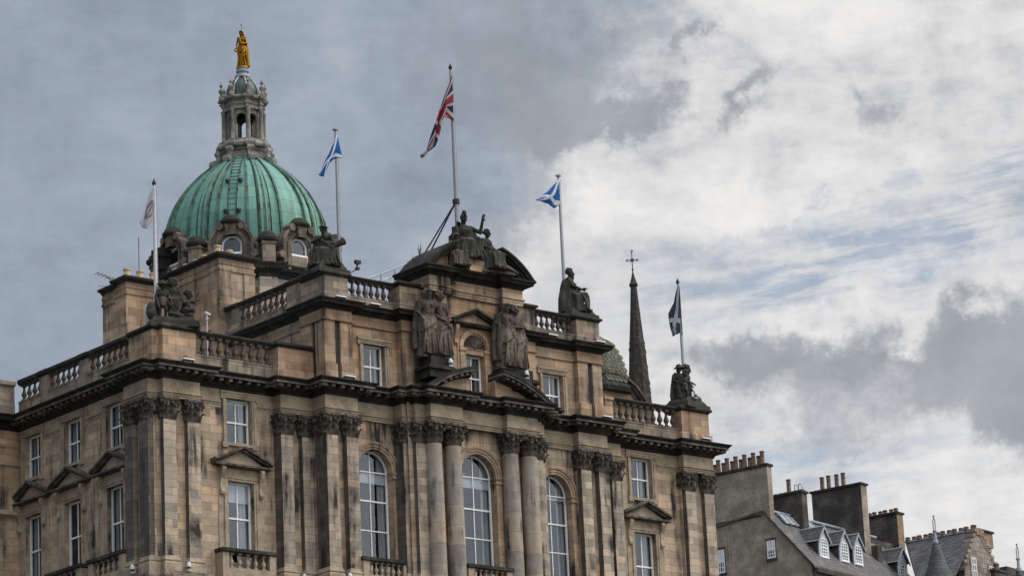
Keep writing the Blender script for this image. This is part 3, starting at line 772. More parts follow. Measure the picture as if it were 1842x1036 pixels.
bal_src = {}
def baluster_mesh(parent, h, loc, mat):
    key = (round(h, 2), mat)
    if key in bal_src: return inst(bal_src[key], parent, loc)
    mb = MB(); k = .40 * h / 1.0
    prof = [(.20, .10), (.20, .13), (.13, .16), (.12, .19), (.24, .33), (.265, .40), (.24, .47), (.14, .62), (.105, .74), (.105, .80), (.16, .82), (.16, .85), (.12, .87), (.20, .90)]
    mb.lathe([(r_ * min(h, .95) * .62, z * h) for r_, z in prof], seg=10)
    q = .14 * min(h, .95) / .95
    mb.box(-q, q, -q, q, 0, .10 * h); mb.box(-q, q, -q, q, .90 * h, h)
    o = mb.build('baluster', mat, parent, smooth=45, loc=loc); bal_src[key] = o
    return o
def balustrade(p0, p1, z0, zb, zt, z1, n, mat='baluster_stone', plinth='sandstone_stained', inset=.0, wd=.34):
    """plinth, n balusters and rail between two points (outward to the right)"""
    d = (Vector(p1) - Vector(p0)); L = d.length; d /= L
    mb = MB(); mb.sweep([p0, p1], [(-wd, z0), (.02, z0), (.02, zb - .1), (.05, zb - .06), (.05, zb), (-wd, zb)])
    o = mb.build('balustrade', plinth, bank)
    rl = MB(); rl.sweep([p0, p1], [(-wd - .02, zt), (.03, zt), (.05, zt + .07), (.11, zt + .10), (.12, z1 - .05), (.06, z1), (-wd - .05, z1)])
    rl.build('rail', 'coping_dark', o)
    nv = Vector((d.y, -d.x))
    for k in range(n):
        c = Vector(p0) + d * L * (k + .5 + inset) / (n + 2 * inset) - nv * (wd / 2 - .02)
        baluster_mesh(o, zt - zb, (c.x, c.y, zb), mat)
    return o
def balcony(xf, a, proj, z0, zb, zt, z1, n):
    mb = MB(xf); mb.box(-a, a, -proj, .1, z0, zb)
    for s_ in (-1, 1):
        x0_, x1_ = sorted((s_ * a, s_ * (a - .38))); mb.box(x0_ + (.02 if s_ > 0 else -.0), x1_ - .0, -proj + .02, .1, zb, zt)
    o = mb.build('balcony', 'dressed_stone', bank)
    rl = MB(xf); rl.box(-a - .06, a + .06, -proj - .06, .1, zt, z1); rl.box(-a - .02, a + .02, -proj - .02, .1, zt - .04, zt); rl.build('rail', 'coping_dark', o)
    for k in range(n):
        p = xf @ Vector((-a + .38 + (2 * a - .76) * (k + .5) / n, -proj + .2, zb))
        baluster_mesh(o, zt - .04 - zb, tuple(p), 'dressed_stone')
    return o
cur = [.55, .50]
for i, c in enumerate(WIN_F):
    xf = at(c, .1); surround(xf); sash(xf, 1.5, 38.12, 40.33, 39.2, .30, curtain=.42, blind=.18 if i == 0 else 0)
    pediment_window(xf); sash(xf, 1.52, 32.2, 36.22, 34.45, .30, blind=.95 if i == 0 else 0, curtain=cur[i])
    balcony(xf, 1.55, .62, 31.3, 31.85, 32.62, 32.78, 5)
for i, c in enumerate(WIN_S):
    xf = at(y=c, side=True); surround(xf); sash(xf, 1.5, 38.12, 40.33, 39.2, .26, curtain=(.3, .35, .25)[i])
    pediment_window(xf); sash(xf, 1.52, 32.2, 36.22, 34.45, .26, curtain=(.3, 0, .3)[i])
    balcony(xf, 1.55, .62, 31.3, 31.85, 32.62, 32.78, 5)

# ---- the three round-headed windows
def archivolt(xf, r, zs, wout, z0):
    mb = MB(xf); n = 30
    for ra, rb, yf in ((r + .004, r + .13, -.04), (r + .13, r + .27, -.08), (r + .27, wout, -.13)):
        for k in range(n):
            t0, t1 = PI * k / n, PI * (k + 1) / n
            q = [(c_ * math.cos(t), zs + c_ * math.sin(t)) for c_, t in ((rb, t0), (rb, t1), (ra, t1), (ra, t0))]
            mb.extr([(u, yf, z) for u, z in q], (0, .05 - yf, 0))
    for s_ in (-1, 1):
        for z0_, z1_, o in ((zs - .30, zs - .24, .03), (zs - .24, zs - .1, .0), (zs - .1, zs - .04, .05), (zs - .04, zs, .08)):
            x0_, x1_ = sorted((s_ * (r - .03 - o), s_ * (wout + o * .6))); mb.box(x0_, x1_, -.10 - o, .32, z0_, z1_)
        x0_, x1_ = sorted((s_ * (r + .004), s_ * wout)); mb.box(x0_, x1_, -.05, .06, z0, zs - .30)
    return mb.build('arch_surround', 'sandstone_warm', bank, smooth=30)
for x, y, r_, zs, bl in ((-5.86, -1.1, 1.07, 37.33, .52), (0, -2.0, 1.13, 37.50, .50), (5.86, -1.1, 1.07, 37.33, .16)):
    xf = at(x, y)
    archivolt(xf, r_, zs, r_ + .38, 31.4)
    sash(xf, 2 * r_, 31.6, zs, 35.86, .42, arch=r_, transoms=(zs + .02, 34.37), blind=bl, curtain=.5)
    balcony(xf, 1.42, .7, 31.3, 31.9, 32.62, 32.78, 6)
# ================================================================== parapet of the wings
def pedestal(path, z0, zp, zc, z1, mat='sandstone_warm', name='pedestal', thick=.6):
    mb = MB(); mb.sweep(path, [(-thick, z0), (.10, z0), (.10, zp - .06), (.02, zp), (0, zp + .01), (0, zc), (-thick, zc)])
    o = mb.build(name, mat, bank)
    c = MB(); c.sweep(path, [(-thick, zc + .002), (.03, zc + .002), (.06, zc + .06), (.15, zc + .10), (.16, z1 - .06), (.10, z1), (-thick, z1 + .02)])
    c.build('coping', 'coping_dark', o)
    return o
# corner pedestal with its notch, then infill top
pedestal([(-18.22, 2.0), (-18.22, -.02), (-17.86, -.02), (-17.86, -.42), (-15.94, -.42), (-15.94, .3)], 41.5, 42.0, 43.16, 43.42)
pedestal([(15.80, .4), (15.80, -.42), (17.82, -.42), (17.82, .9)], 41.5, 42.0, 43.18, 43.45)
t = MB(); t.box(-17.8, -16.1, -.2, 1.8, 43.2, 43.38); t.box(15.95, 17.7, -.2, .9, 43.2, 43.40); t.build('pedestal_top', 'coping_dark', bank)
balustrade((-15.94, -.10), (-11.22, -.10), 41.5, 42.22, 43.2, 43.42, 10)
balustrade((11.05, -.10), (15.80, -.10), 41.5, 42.22, 43.2, 43.42, 10)
q = MB(); q.box(10.5, 11.05, -.2, .3, 41.5, 43.2); q.box(10.45, 11.1, -.26, .3, 43.2, 43.35); q.build('pedestal', 'sandstone_warm', bank)
pedestal([(-11.2, .4), (-11.2, -.58), (-9.1, -.58)], 41.5, 42.0, 43.1, 43.36)
for y0, y1, pier in ((5.66, 2.2, .8), (9.35, 6.4, .8), (12.1, 10.1, .8)):
    balustrade((-18.22, y0), (-18.22, y1 - .05), 41.5, 42.22, 43.06, 43.36, int((y0 - y1) / .46))
for y0, y1 in ((6.42, 5.62), (10.12, 9.32)):
    pedestal([(-18.22, y0), (-18.22, y1)], 41.5, 42.0, 43.06, 43.36, 'sandstone_stained')

# ================================================================== attic storey
AT = [(-8.8, 7.3), (-8.8, .4), (-9.13, .4), (-9.13, -1.65), (-7.4, -1.65), (-7.4, -1.35), (-4.4, -1.35), (-4.4, -1.82), (-3.0, -1.82)]
ATR = [(-x, y) for x, y in AT[::-1]]
for sg in (-1, 1):
    a = MB()
    f = lambda p, q: (min(p * sg, q * sg), max(p * sg, q * sg))
    x0, x1 = f(7.4, 4.35); cx = 5.87 * sg - x0
    a.panel((x0, -1.32), (x1, -1.32), 41.4, 45.2, [('rect', cx - .68, cx + .68, 41.6, 43.72)], .4)
    x0, x1 = f(4.37, 3.0); a.box(x0, x1, -1.79, -.6, 41.4, 45.2)
    x0, x1 = f(8.77, 8.7); a.box(x0, x1, .4, 9.5, 41.4, 45.2)
    # corner pier: two strips with a slot between them on each face
    for p, q in ((9.1, 8.45), (8.12, 7.43)):
        x0, x1 = f(p, q); a.box(x0, x1, -1.62, -1.0, 41.4, 45.2)
        a.box(x0 - .05, x1 + .05, -1.72, -1.0, 41.4, 42.32)
    x0, x1 = f(9.1, 8.3); a.box(x0, x1, -.55, .38, 41.4, 45.2)
    x0, x1 = f(9.1, 8.3); a.box(x0, x1, -1.05, -.85, 41.4, 45.2)
    x0, x1 = f(8.85, 7.42); a.box(x0, x1, -1.2, -.5, 41.4, 45.2)
    a.build('attic_wall', 'sandstone_warm', bank)
for path in (AT, ATR):
    ab = MB(); ab.sweep(path, [(-.3, 44.55), (.06, 44.56), (.07, 44.64), (0, 44.68), (0, 45.12), (-.3, 45.12)])
    ab.build('attic_band', 'sandstone_warm', bank)
for path in (AT, ATR):
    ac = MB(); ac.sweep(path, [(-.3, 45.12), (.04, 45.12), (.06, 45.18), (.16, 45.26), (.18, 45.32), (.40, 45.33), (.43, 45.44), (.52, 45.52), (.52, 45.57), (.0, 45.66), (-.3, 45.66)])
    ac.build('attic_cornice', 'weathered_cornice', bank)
for sg in (-1, 1):
    xf = at(5.87 * sg, -1.35)
    surround(xf, zs0=41.6, zs1=43.98, a=.68, zo0=41.62, zo1=43.72); sash(xf, 1.36, 41.6, 43.72, 42.62, .28, curtain=.3)
    # downpipes standing in the slots
    d = MB(); d.box(8.285 * sg - .155, 8.285 * sg + .155, -1.36, -1.25, 41.5, 45.1); d.tube([(8.29 * sg, -1.42, 41.6), (8.29 * sg, -1.42, 45.1)], .13, 8); d.tube([(8.95 * sg, -.70, 41.6), (8.95 * sg, -.70, 45.1)], .13, 8)
    d.build('downpipe', 'black_iron', bank)
    # parapet over the attic
    s2 = sorted
    pth = [(-9.03, .3), (-9.03, -1.67), (-7.6, -1.67), (-7.6, -1.2)] if sg < 0 else [(7.45, -1.2), (7.45, -1.67), (9.03, -1.67), (9.03, .3)]
    pedestal(pth, 45.6, 46.0, 46.84, 47.08, 'sandstone_stained')
    tp = MB(); x0, x1 = sorted((7.7 * sg, 8.9 * sg)); tp.box(x0, x1, -1.5, .2, 46.85, 47.06); tp.build('pedestal_top', 'coping_dark', bank)
    x0, x1 = (-7.6, -4.45) if sg < 0 else (4.45, 7.45)
    balustrade((x0, -1.40), (x1, -1.40), 45.55, 46.06, 46.9, 47.1, 8)
    pth = [(-4.45, -1.0), (-4.45, -1.82), (-3.1, -1.82)] if sg < 0 else [(3.1, -1.82), (4.45, -1.82), (4.45, -1.0)]
    pedestal(pth, 45.6, 46.0, 46.9, 47.14, 'sandstone_stained')
balustrade((-8.95, 5.9), (-8.95, 1.5), 45.55, 46.06, 47.0, 47.24, 9)
pedestal([(-8.98, 1.62), (-8.98, .3)], 45.6, 46.0, 47.0, 47.24, 'sandstone_stained')
pedestal([(-8.98, 7.1), (-8.98, 5.85)], 45.6, 46.0, 47.0, 47.24, 'sandstone_stained')

# ================================================================== central pavilion
p = MB()
p.panel((-3.1, -2.1), (3.1, -2.1), 41.4, 47.3, [('rect', 3.1 - .60, 3.1 + .64, 41.5, 43.79)], .42)
p.box(-3.1, -3.05, -2.1, .3, 41.4, 47.3); p.box(3.05, 3.1, -2.1, .3, 41.4, 47.3)
p.build('pavilion_wall', 'sandstone_warm', bank)
for sg in (-1, 1):
    x0, x1 = sorted((1.8 * sg, 3.04 * sg)); p = MB(); p.box(x0, x1, -2.28, -2.0, 42.6, 46.7); p.build('pavilion_pier', 'sandstone_stained', bank)
PV = [(-3.07, -.2), (-3.07, -2.55), (-1.72, -2.55), (-1.72, -2.25), (1.72, -2.25), (1.72, -2.55), (3.07, -2.55), (3.07, -.2)]
p = MB(); p.sweep(PV, [(-.5, 46.70), (0, 46.70), (0, 46.82), (.03, 46.83), (.03, 46.93), (.09, 46.97), (.09, 47.03), (0, 47.05), (0, 47.52), (-.5, 47.52)])
p.build('pavilion_entablature', 'sandstone', bank)
p = MB(); p.sweep(PV, [(-.5, 47.52), (.04, 47.52), (.08, 47.60), (.18, 47.67), (.20, 47.72), (.42, 47.73), (.45, 47.83), (.54, 47.90), (.54, 47.97), (0, 48.0), (-.5, 48.0)])
p.build('pavilion_cornice', 'weathered_cornice', bank)
def arc_pts(zc, rad, x0, x1, n):
    t0 = math.acos(x0 / rad); t1 = math.acos(x1 / rad)
    return [(rad * math.cos(t0 + (t1 - t0) * k / n), zc + rad * math.sin(t0 + (t1 - t0) * k / n)) for k in range(n + 1)]
# segmental pediment, broken at the crown; the left part runs back as a stone barrel
for sg in (-1, 1):
    o = MB()
    xo, xi = (-3.58, -1.42) if sg < 0 else (1.42, 3.58)
    for r0, r1, yf, yb in ((4.40, 4.28, -3.10, -.6), (4.28, 4.16, -3.02, -.7), (4.16, 4.04, -2.85, -.8), (4.04, 3.90, -2.74, -.8)):
        A = arc_pts(45.35, r0, xo if sg < 0 else xi, xi if sg < 0 else xo, 14)
        B = [(x * r1 / r0, 45.35 + (z - 45.35) * r1 / r0) for x, z in A]
        for k in range(14):
            q = [A[k], A[k + 1], B[k + 1], B[k]]
            q = [(x, max(z, 47.98)) for x, z in q]
            if abs(q[0][1] - q[3][1]) + abs(q[1][1] - q[2][1]) < .01: continue
            o.extr([(x, yf, z) for x, z in (q if sg < 0 else q)], (0, yb - yf, 0))
    o.build('segmental_pediment', 'weathered_cornice', bank)
p = MB()
T = arc_pts(45.35, 4.0, -3.02, 3.02, 24)
p.extr([(x, -2.45, max(z, 47.98)) for x, z in T] + [(3.02, -2.45, 47.97), (-3.02, -2.45, 47.97)], (0, 1.6, 0))
p.build('tympanum', 'sandstone_warm', bank)
# pedestal the seated group rests on
p = MB(); p.box(-.75, .42, -3.0, -2.3, 47.98, 48.62); p.build('plinth', 'sandstone_warm', bank)

# ---- broken pediment above the main cornice and the statue pedestals
for sg in (-1, 1):
    o = MB(); xo, xi = (-4.28, -.92) if sg < 0 else (.78, 4.28)
    for mi, r0, r1, yf, yb in ((0, 6.36, 6.22, -3.50, -2.0), (1, 6.22, 6.12, -3.44, -2.0), (0, 6.12, 6.0, -3.05, -2.0), (0, 6.0, 5.9, -2.92, -2.0)):
        o.mi = mi
        A = arc_pts(36.5, r0, xo, xi, 16)
        for k in range(16):
            q = [A[k], A[k + 1]] + [(x * r1 / r0, 36.5 + (z - 36.5) * r1 / r0) for x, z in (A[k + 1], A[k])]
            q = [(x, max(z, 41.43)) for x, z in q]
            if abs(q[0][1] - q[3][1]) + abs(q[1][1] - q[2][1]) < .01: continue
            o.extr([(x, yf, z) for x, z in q], (0, yb - yf, 0))
    o.mi = 2
    for k in range(9):                                             # raking modillions
        x = sg * (1.15 + .36 * k)
        t = math.acos(x / 6.06); zt = 36.5 + 6.12 * math.sin(t)
        if zt - .18 < 41.45: continue
        dx_, dz_ = math.cos(t), math.sin(t); tx, tz = -dz_, dx_
        c = (x, 36.5 + 6.05 * math.sin(t))
        q = [(c[0] + tx * u + dx_ * v, c[1] + tz * u + dz_ * v) for u, v in ((-.11, .068), (.11, .068), (.11, -.09), (-.11, -.09))]
        o.extr([(x_, -3.36, z_) for x_, z_ in q], (0, .5, 0))
    o.mi = 3
    A = arc_pts(36.5, 5.95, xo * .93, xi, 12) if sg < 0 else arc_pts(36.5, 5.95, xi, xo * .93, 12)
    q = [(x, -2.80, max(z, 41.44)) for x, z in A]; q += [(A[-1][0], -2.80, 41.43), (A[0][0], -2.80, 41.43)]
    o.extr(q, (0, .6, 0))
    o.build('broken_pediment', ['weathered_cornice', 'cornice_lip', 'carved_capital', 'sandstone_warm'], bank)
    x0, x1 = (-3.55, -2.42) if sg < 0 else (2.0, 3.1)
    ped = MB(); ped.box(x0 - .18, x1 + .18, -3.12, -2.0, 42.0, 42.42); ped.box(x0 - .3, x1 + .3, -3.26, -2.0, 42.42, 42.56)
    ped.box(x0 - .22, x1 + .22, -3.18, -2.0, 42.56, 42.64); ped.box(x0, x1, -3.02, -2.0, 42.64, 43.14)
    if sg > 0: ped.box(1.0, 2.0, -3.02, -2.0, 42.4, 43.0)
    ped.build('statue_pedestal', 'weathered_cornice', bank)

# ---- central window under a shell niche
xf = at(0.02, -2.1)
sash(xf, 1.24, 41.5, 43.79, 42.62, .30, curtain=.28)
n = MB(xf)
N = 22; ZS = 44.12
for ra, rb, yf in ((.72, .82, -.06), (.82, 1.0, -.12)):
    for k in range(N):
        t0, t1 = PI * k / N, PI * (k + 1) / N
        q = [(c_ * math.cos(t), ZS + c_ * math.sin(t)) for c_, t in ((rb, t0), (rb, t1), (ra, t1), (ra, t0))]
        n.extr([(u, yf, z) for u, z in q], (0, .05 - yf, 0))
n.box(-.72, .72, -.03, .05, 43.79, ZS - .02); n.box(-.74, .74, -.07, .05, ZS - .06, ZS + .0)
for s_ in (-1, 1):
    for (p_, q_), yf, z0, z1 in (((.626, .98), -.10, 41.5, 43.92), ((.58, 1.04), -.16, 43.92, 44.0), ((.60, 1.02), -.14, 44.0, 44.1), ((1.0, 1.12), -.05, 41.5, 45.2)):
        x0, x1 = sorted((p_ * s_, q_ * s_)); n.box(x0, x1, yf, .05, z0, z1)
    x0, x1 = sorted((1.12 * s_, 1.34 * s_))
    pr = [(-.05, 44.2), (-.14, 44.25), (-.13, 44.5), (-.22, 44.8), (-.32, 45.0), (-.32, 45.2), (-.02, 45.2)]
    n.extr([(x0, yy, zz) for yy, zz in pr], (x1 - x0, 0, 0))
nio = n.build('niche_surround', 'sandstone_warm', bank, smooth=30)
sh = MB(xf); M_ = 66; vs = [(0, -.10, ZS + .02)]
for j in range(1, 6):
    rr = .72 * j / 5
    for k in range(M_ + 1):
        t = PI * k / M_
        fl = math.cos(t * 22)
        vs.append((rr * math.cos(t), -.07 + .05 * (j / 5) * (1 - j / 5) * 2 + .065 * fl * (j / 5), ZS + rr * math.sin(t)))
fs = [(0, 1 + k, 2 + k) for k in range(M_)]
for j in range(4):
    b0 = 1 + j * (M_ + 1); b1 = b0 + M_ + 1
    fs += [(b0 + k, b1 + k, b1 + k + 1, b0 + k + 1) for k in range(M_)]
sh.add(vs, fs); sh.ell((0, -.08, ZS + .06), .12, .06, .09, 10, 6)
sh.build('shell', 'carved_capital', nio, smooth=60)
pp = MB(xf); pp.box(-1.5, 1.5, -.34, .05, 45.2, 45.28); pp.box(-1.56, 1.56, -.40, .05, 45.28, 45.36)
for s_ in (-1, 1):
    for yf, t0, t1 in ((-.3, -.04, .08), (-.42, .08, .20)):
        A = [(1.6 * s_, 45.32 + t0), (0, 46.0 + t0), (0, 46.0 + t1), (1.6 * s_, 45.32 + t1)]
        if s_ < 0: A = A[::-1]
        pp.extr([(u, yf, z) for u, z in A][::-1], (0, .05 - yf, 0))
pp.build('pediment', 'weathered_cornice', nio)
ty = MB(xf); ty.extr([(-1.4, -.10, 45.36), (1.4, -.10, 45.36), (0, -.10, 45.98)], (0, .1, 0)); ty.build('tympanum', 'sandstone_warm', nio)

# ================================================================== chimney blocks
def chimney(x0, x1, y0, y1, z0, z1, pots, mat='sandstone_warm', panels=True):
    mb = MB(); mb.box(x0 + .015, x1 - .015, y0 + .015, y1 - .015, z0, z1 - .3)
    P_ = [(x0, y1), (x0, y0), (x1, y0), (x1, y1)]
    o = mb.build('chimney', mat, bank)
    t = MB(); t.sweep(P_, [(-.2, z1 - .95), (.05, z1 - .95), (.07, z1 - .85), (0, z1 - .82), (0, z1 - .62), (.04, z1 - .60), (.06, z1 - .50), (0, z1 - .47), (0, z1 - .30), (-.2, z1 - .3)])
    t.build('band', mat, o)
    c = MB(); c.sweep(P_, [(-.5, z1 - .3), (.05, z1 - .3), (.12, z1 - .2), (.28, z1 - .17), (.30, z1 - .05), (.2, z1), (-.5, z1 + .02)]); c.box(x0 + .3, x1 - .3, y0 + .3, y1 - .3, z1 - .3, z1); c.build('coping', 'coping_dark', o)
    for px, py, h in pots:
        k = MB(); k.lathe([(.19, 0), (.20, .05), (.18, .1), (.165, h - .12), (.20, h - .1), (.20, h - .02), (.15, h), (.14, h - .3)], seg=14)
        k.build('chimney_pot', 'pot_buff', o, smooth=40, loc=(px, py, z1 - .02))
    return o
ch = chimney(-9.3, -7.1, 7.0, 12.6, 41.5, 50.2, [(-8.9, 7.7, .62), (-8.3, 7.5, .40), (-9.0, 8.8, .36), (-8.9, 9.7, .34), (-8.9, 10.6, .34), (-8.9, 11.6, .34)])
k = MB(); k.box(-9.36, -9.3, 7.0 - .06, 7.75, 45.6, 49.2); k.box(-9.3, -8.62, 6.94, 7.0, 45.6, 49.2); k.box(-7.78, -7.1, 6.94, 7.0, 45.6, 49.2)
k.box(-9.36, -9.3, 11.8, 12.6, 45.6, 49.2); k.box(-9.36, -9.3, 7.75, 11.8, 46.2, 46.45); k.build('chimney_strip', 'sandstone_warm', ch)
c2 = chimney(-13.0, -10.3, 10.1, 11.25, 41.5, 49.15, [(-12.55, 10.7, .62), (-11.75, 10.7, .62), (-10.95, 10.7, .62)])
k = MB(); k.box(-13.08, -13.0, 10.02, 10.55, 46.6, 47.9); k.box(-13.0, -12.4, 10.02, 10.1, 45.6, 47.9); k.box(-13.2, -12.2, 9.9, 10.1, 45.5, 45.7); k.box(-13.0, -12.5, 9.9, 10.1, 44.9, 45.5); k.build('chimney_strip', 'sandstone_warm', c2)
c3 = chimney(-13.0, -10.6, 11.25, 12.4, 41.5, 48.95, []) ; 

# ================================================================== copper dome
CX, CY = -.20, 17.3
def oct_path(rad, rot=22.5, n=8):                                   # clockwise seen from above so outward is right... walked anticlockwise
    return [(CX + rad * math.cos(R(rot + 360 * k / n)), CY + rad * math.sin(R(rot + 360 * k / n))) for k in range(n)]
def oct_piers(rad, half_w, out, rot=22.5):
    """octagon whose corners carry projecting piers"""
    pts = []
    V = [Vector(p) for p in oct_path(rad, rot)]
    for k in range(8):
        p = V[k]; a_ = (V[k] - V[k - 1]).normalized(); b_ = (V[(k + 1) % 8] - V[k]).normalized()
        na = Vector((a_.y, -a_.x)); nb = Vector((b_.y, -b_.x)); nm = (na + nb).normalized(); tm = Vector((-nm.y, nm.x))
        s0 = p - a_ * half_w; s1 = p + b_ * half_w
        pts += [s0, s0 + nm * out, s1 + nm * out, s1]
    return [(q.x, q.y) for q in pts]
dr = MB(); dr.sweep(oct_piers(5.05, .55, .30), [(0, 44), (0, 50.2), (.06, 50.25), (.06, 50.4), (0, 50.45), (0, 51.35)], closed=True)
drum = dr.build('drum', 'sandstone_pale', bank)
dc = MB(); pth = oct_piers(5.05, .55, .30); dc.sweep(pth, [(0, 51.35), (.05, 51.36), (.12, 51.55), (.13, 51.72), (.38, 51.74), (.42, 51.9), (.5, 52.0), (.5, 52.08), (-.3, 52.2)], closed=True)
blocks(dc, pth + [pth[0]], .1, .26, 51.56, 51.72, .10, .2)
dc.build('drum_cornice', 'weathered_cornice', drum)
dw = MB(); dw.sweep(oct_path(4.85), [(0, 52.1), (0, 53.5), (.05, 53.55), (.05, 53.7), (-.5, 53.8)], closed=True); dw.build('drum_wall', 'sandstone_stained', drum)
prof = [(4.56, 53.2), (4.55, 54.0), (4.52, 54.6), (4.45, 55.2), (4.30, 55.9), (4.03, 56.6), (3.62, 57.3), (3.12, 57.95), (2.58, 58.5), (2.05, 58.95), (1.64, 59.25), (1.45, 59.4)]
dm = MB(); angs = []
for b in range(8):
    c0 = 22.5 + 45 * b
    half_ = [(13.2, 0, 0), (12.7, 0, 1), (12.5, .17, 1), (10.9, .17, 1), (10.7, .03, 1), (10.4, .03, 0), (5.2, .03, 1), (5.0, -.05, 1), (4.1, -.05, 1), (3.9, .10, 0), (2.6, .16, 0), (1.1, .16, 1), (.9, .12, 1)]
    ring = [(-o_, d_, m_) for o_, d_, m_ in half_] + [(o_, d_, m_) for o_, d_, m_ in half_[::-1]] + [(17.5, 0, 0), (22.5, 0, 0), (27.5, 0, 0)]
    for off, d, mi in ring:
        angs.append((c0 + off, d, mi))
vs = []; K = len(angs)
for i, (r_, z) in enumerate(prof):
    sc = (.35 + .65 * min(1, r_ / 3.5))
    for a_, d, mi in angs:
        rr = r_ + d * sc; vs.append((CX + rr * math.cos(R(a_)), CY + rr * math.sin(R(a_)), z + d * (1 - r_ / 4.7) * .6))
for i in range(len(prof) - 1):
    for k in range(K):
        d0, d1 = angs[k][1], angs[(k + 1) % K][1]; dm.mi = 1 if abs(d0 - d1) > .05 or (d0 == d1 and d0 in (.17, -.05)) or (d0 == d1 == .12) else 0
        k2 = (k + 1) % K
        dm.add([vs[i * K + k], vs[i * K + k2], vs[(i + 1) * K + k2], vs[(i + 1) * K + k]], [(0, 1, 2, 3)])
# weld for smooth shading
def weld(o, dist=1e-4):
    import bmesh
    bm = bmesh.new(); bm.from_mesh(o.data); bmesh.ops.remove_doubles(bm, verts=bm.verts, dist=dist); bm.to_mesh(o.data); bm.free()
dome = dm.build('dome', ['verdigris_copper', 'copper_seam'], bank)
weld(dome); dome.data.polygons.foreach_set('use_smooth', [True] * len(dome.data.polygons)); dome.data.set_sharp_from_angle(angle=R(28))
def on_dome(ang, z, out=0.0):
    for (r0, z0), (r1, z1) in zip(prof, prof[1:]):
        if z0 <= z <= z1:
            t = (z - z0) / (z1 - z0); rr = r0 + (r1 - r0) * t + out
            return Vector((CX + rr * math.cos(R(ang)), CY + rr * math.sin(R(ang)), z + out * .35))
    return Vector((CX + 1.45 * math.cos(R(ang)), CY + 1.45 * math.sin(R(ang)), z))
ld = MB(); zs_ = [54.9 + .15 * k for k in range(30)]
A0 = 225.0                                                          # panel that faces the street corner
tn = Vector((-math.sin(R(A0)), math.cos(R(A0)), 0))
for sgn in (-1, 1):
    ld.tube([on_dome(A0, z, .13) + tn * .24 * sgn for z in zs_], .028, 6)
    for z in (55.2, 56.7, 58.0): ld.tube([on_dome(A0, z, -.02) + tn * .24 * sgn, on_dome(A0, z, .14) + tn * .24 * sgn], .05, 6)
z = 55.0
while z < 59.2:
    ld.tube([on_dome(A0, z, .13) - tn * .24, on_dome(A0, z, .13) + tn * .24], .02, 6)
    z += .34 if z < 57 else .26
for z in (55.3, 57.3):
    for sgn in (-1, 1): q = on_dome(A0, z, .08) + tn * .36 * sgn; ld.box(q.x - .1, q.x + .1, q.y - .1, q.y + .1, q.z - .06, q.z + .1)
ld.build('dome_ladder', 'black_iron', dome)

# ---- oculus dormers and capped piers round the drum
def dormer_at(ang):
    xf = Matrix.Translation((CX, CY, -.36)) @ Matrix.Rotation(R(ang + 90), 4, 'Z')     # local -Y points outwards
    Yf = -5.02
    mb = MB(xf); n = 20
    zc = 53.55
    for ra, rb, yf in ((.58, .70, Yf - .02), (.70, .88, Yf - .12), (.88, 1.12, Yf - .05), (1.12, 1.28, Yf - .2)):
        for k in range(n):
            t0, t1 = PI * k / n, PI * (k + 1) / n
            q = [(c_ * math.cos(t), zc + c_ * math.sin(t)) for c_, t in ((rb, t0), (rb, t1), (ra, t1), (ra, t0))]
            mb.extr([(u, yf, z) for u, z in q], (0, 1.0, 0))
        for s_ in (-1, 1):
            x0, x1 = sorted((s_ * ra, s_ * (rb if rb < 1.2 else 1.24))); mb.box(x0, x1, yf, Yf + 1.0, 52.2, zc)
    for s_ in (-1, 1):                                             # scrolled shoulders
        mb.tube([(s_ * .62, Yf - .26, 54.62), (s_ * .62, Yf + .5, 54.62)], .22, 12)
        mb.tube([(s_ * 1.28, Yf - .22, 53.0), (s_ * 1.28, Yf + .2, 53.0)], .22, 12)
    mb.box(-.30, .30, Yf - .24, Yf + .6, 54.1, 55.0); mb.hexa([(-.22, Yf - .3, 54.1), (.22, Yf - .3, 54.1), (.22, Yf, 54.1), (-.22, Yf, 54.1)], [(-.34, Yf - .3, 54.8), (.34, Yf - .3, 54.8), (.34, Yf, 54.8), (-.34, Yf, 54.8)])
    o = mb.build('drum_dormer', 'spire_or' if False else 'weathered_drum', bank, smooth=35)
    cp = MB(xf); cp.lathe([(.0, 54.72), (.45, 54.74), (.52, 54.82), (.52, 54.92), (.44, 54.98), (.40, 55.1), (.28, 55.22), (0.02, 55.27)], 0, Yf - .02, 16, sx=1.2); cp.build('dormer_cap', 'coping_dark', o, smooth=40)
    fm = MB(xf)
    for k in range(n):
        t0, t1 = PI * k / n, PI * (k + 1) / n
        q = [(c_ * math.cos(t), zc + c_ * math.sin(t)) for c_, t in ((.58, t0), (.58, t1), (.48, t1), (.48, t0))]
        fm.extr([(u, Yf + .16, z) for u, z in q], (0, .1, 0))
    for s_ in (-1, 1): x0, x1 = sorted((s_ * .48, s_ * .58)); fm.box(x0, x1, Yf + .16, Yf + .26, 53.15, zc)
    fm.box(-.6, .6, Yf + .05, Yf + .26, 53.05, 53.18)
    fm.build('window', 'white_paint', o)
    sl_ = MB(xf); sl_.box(-.6, .6, Yf - .02, Yf + .5, 52.3, 53.05); sl_.build('apron', 'sandstone_stained', o)
    pn = MB(xf); pts = [(-.5, Yf + .22, 53.1), (.5, Yf + .22, 53.1)] + [(.5 * math.cos(PI * k / 14), Yf + .22, zc + .5 * math.sin(PI * k / 14)) for k in range(15)]
    
    gl = MB(xf); gl.add(pts, [tuple(range(len(pts)))]); gl.build('pane', 'window_glass', o)
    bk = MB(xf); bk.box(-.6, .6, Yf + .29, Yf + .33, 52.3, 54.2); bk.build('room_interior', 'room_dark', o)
    return o
sooty('weathered_drum', (.27, .215, .16), (.085, .073, .062), .45, .08, scale=1.4)
for ang in (180, 225, 270, 315): dormer_at(ang)
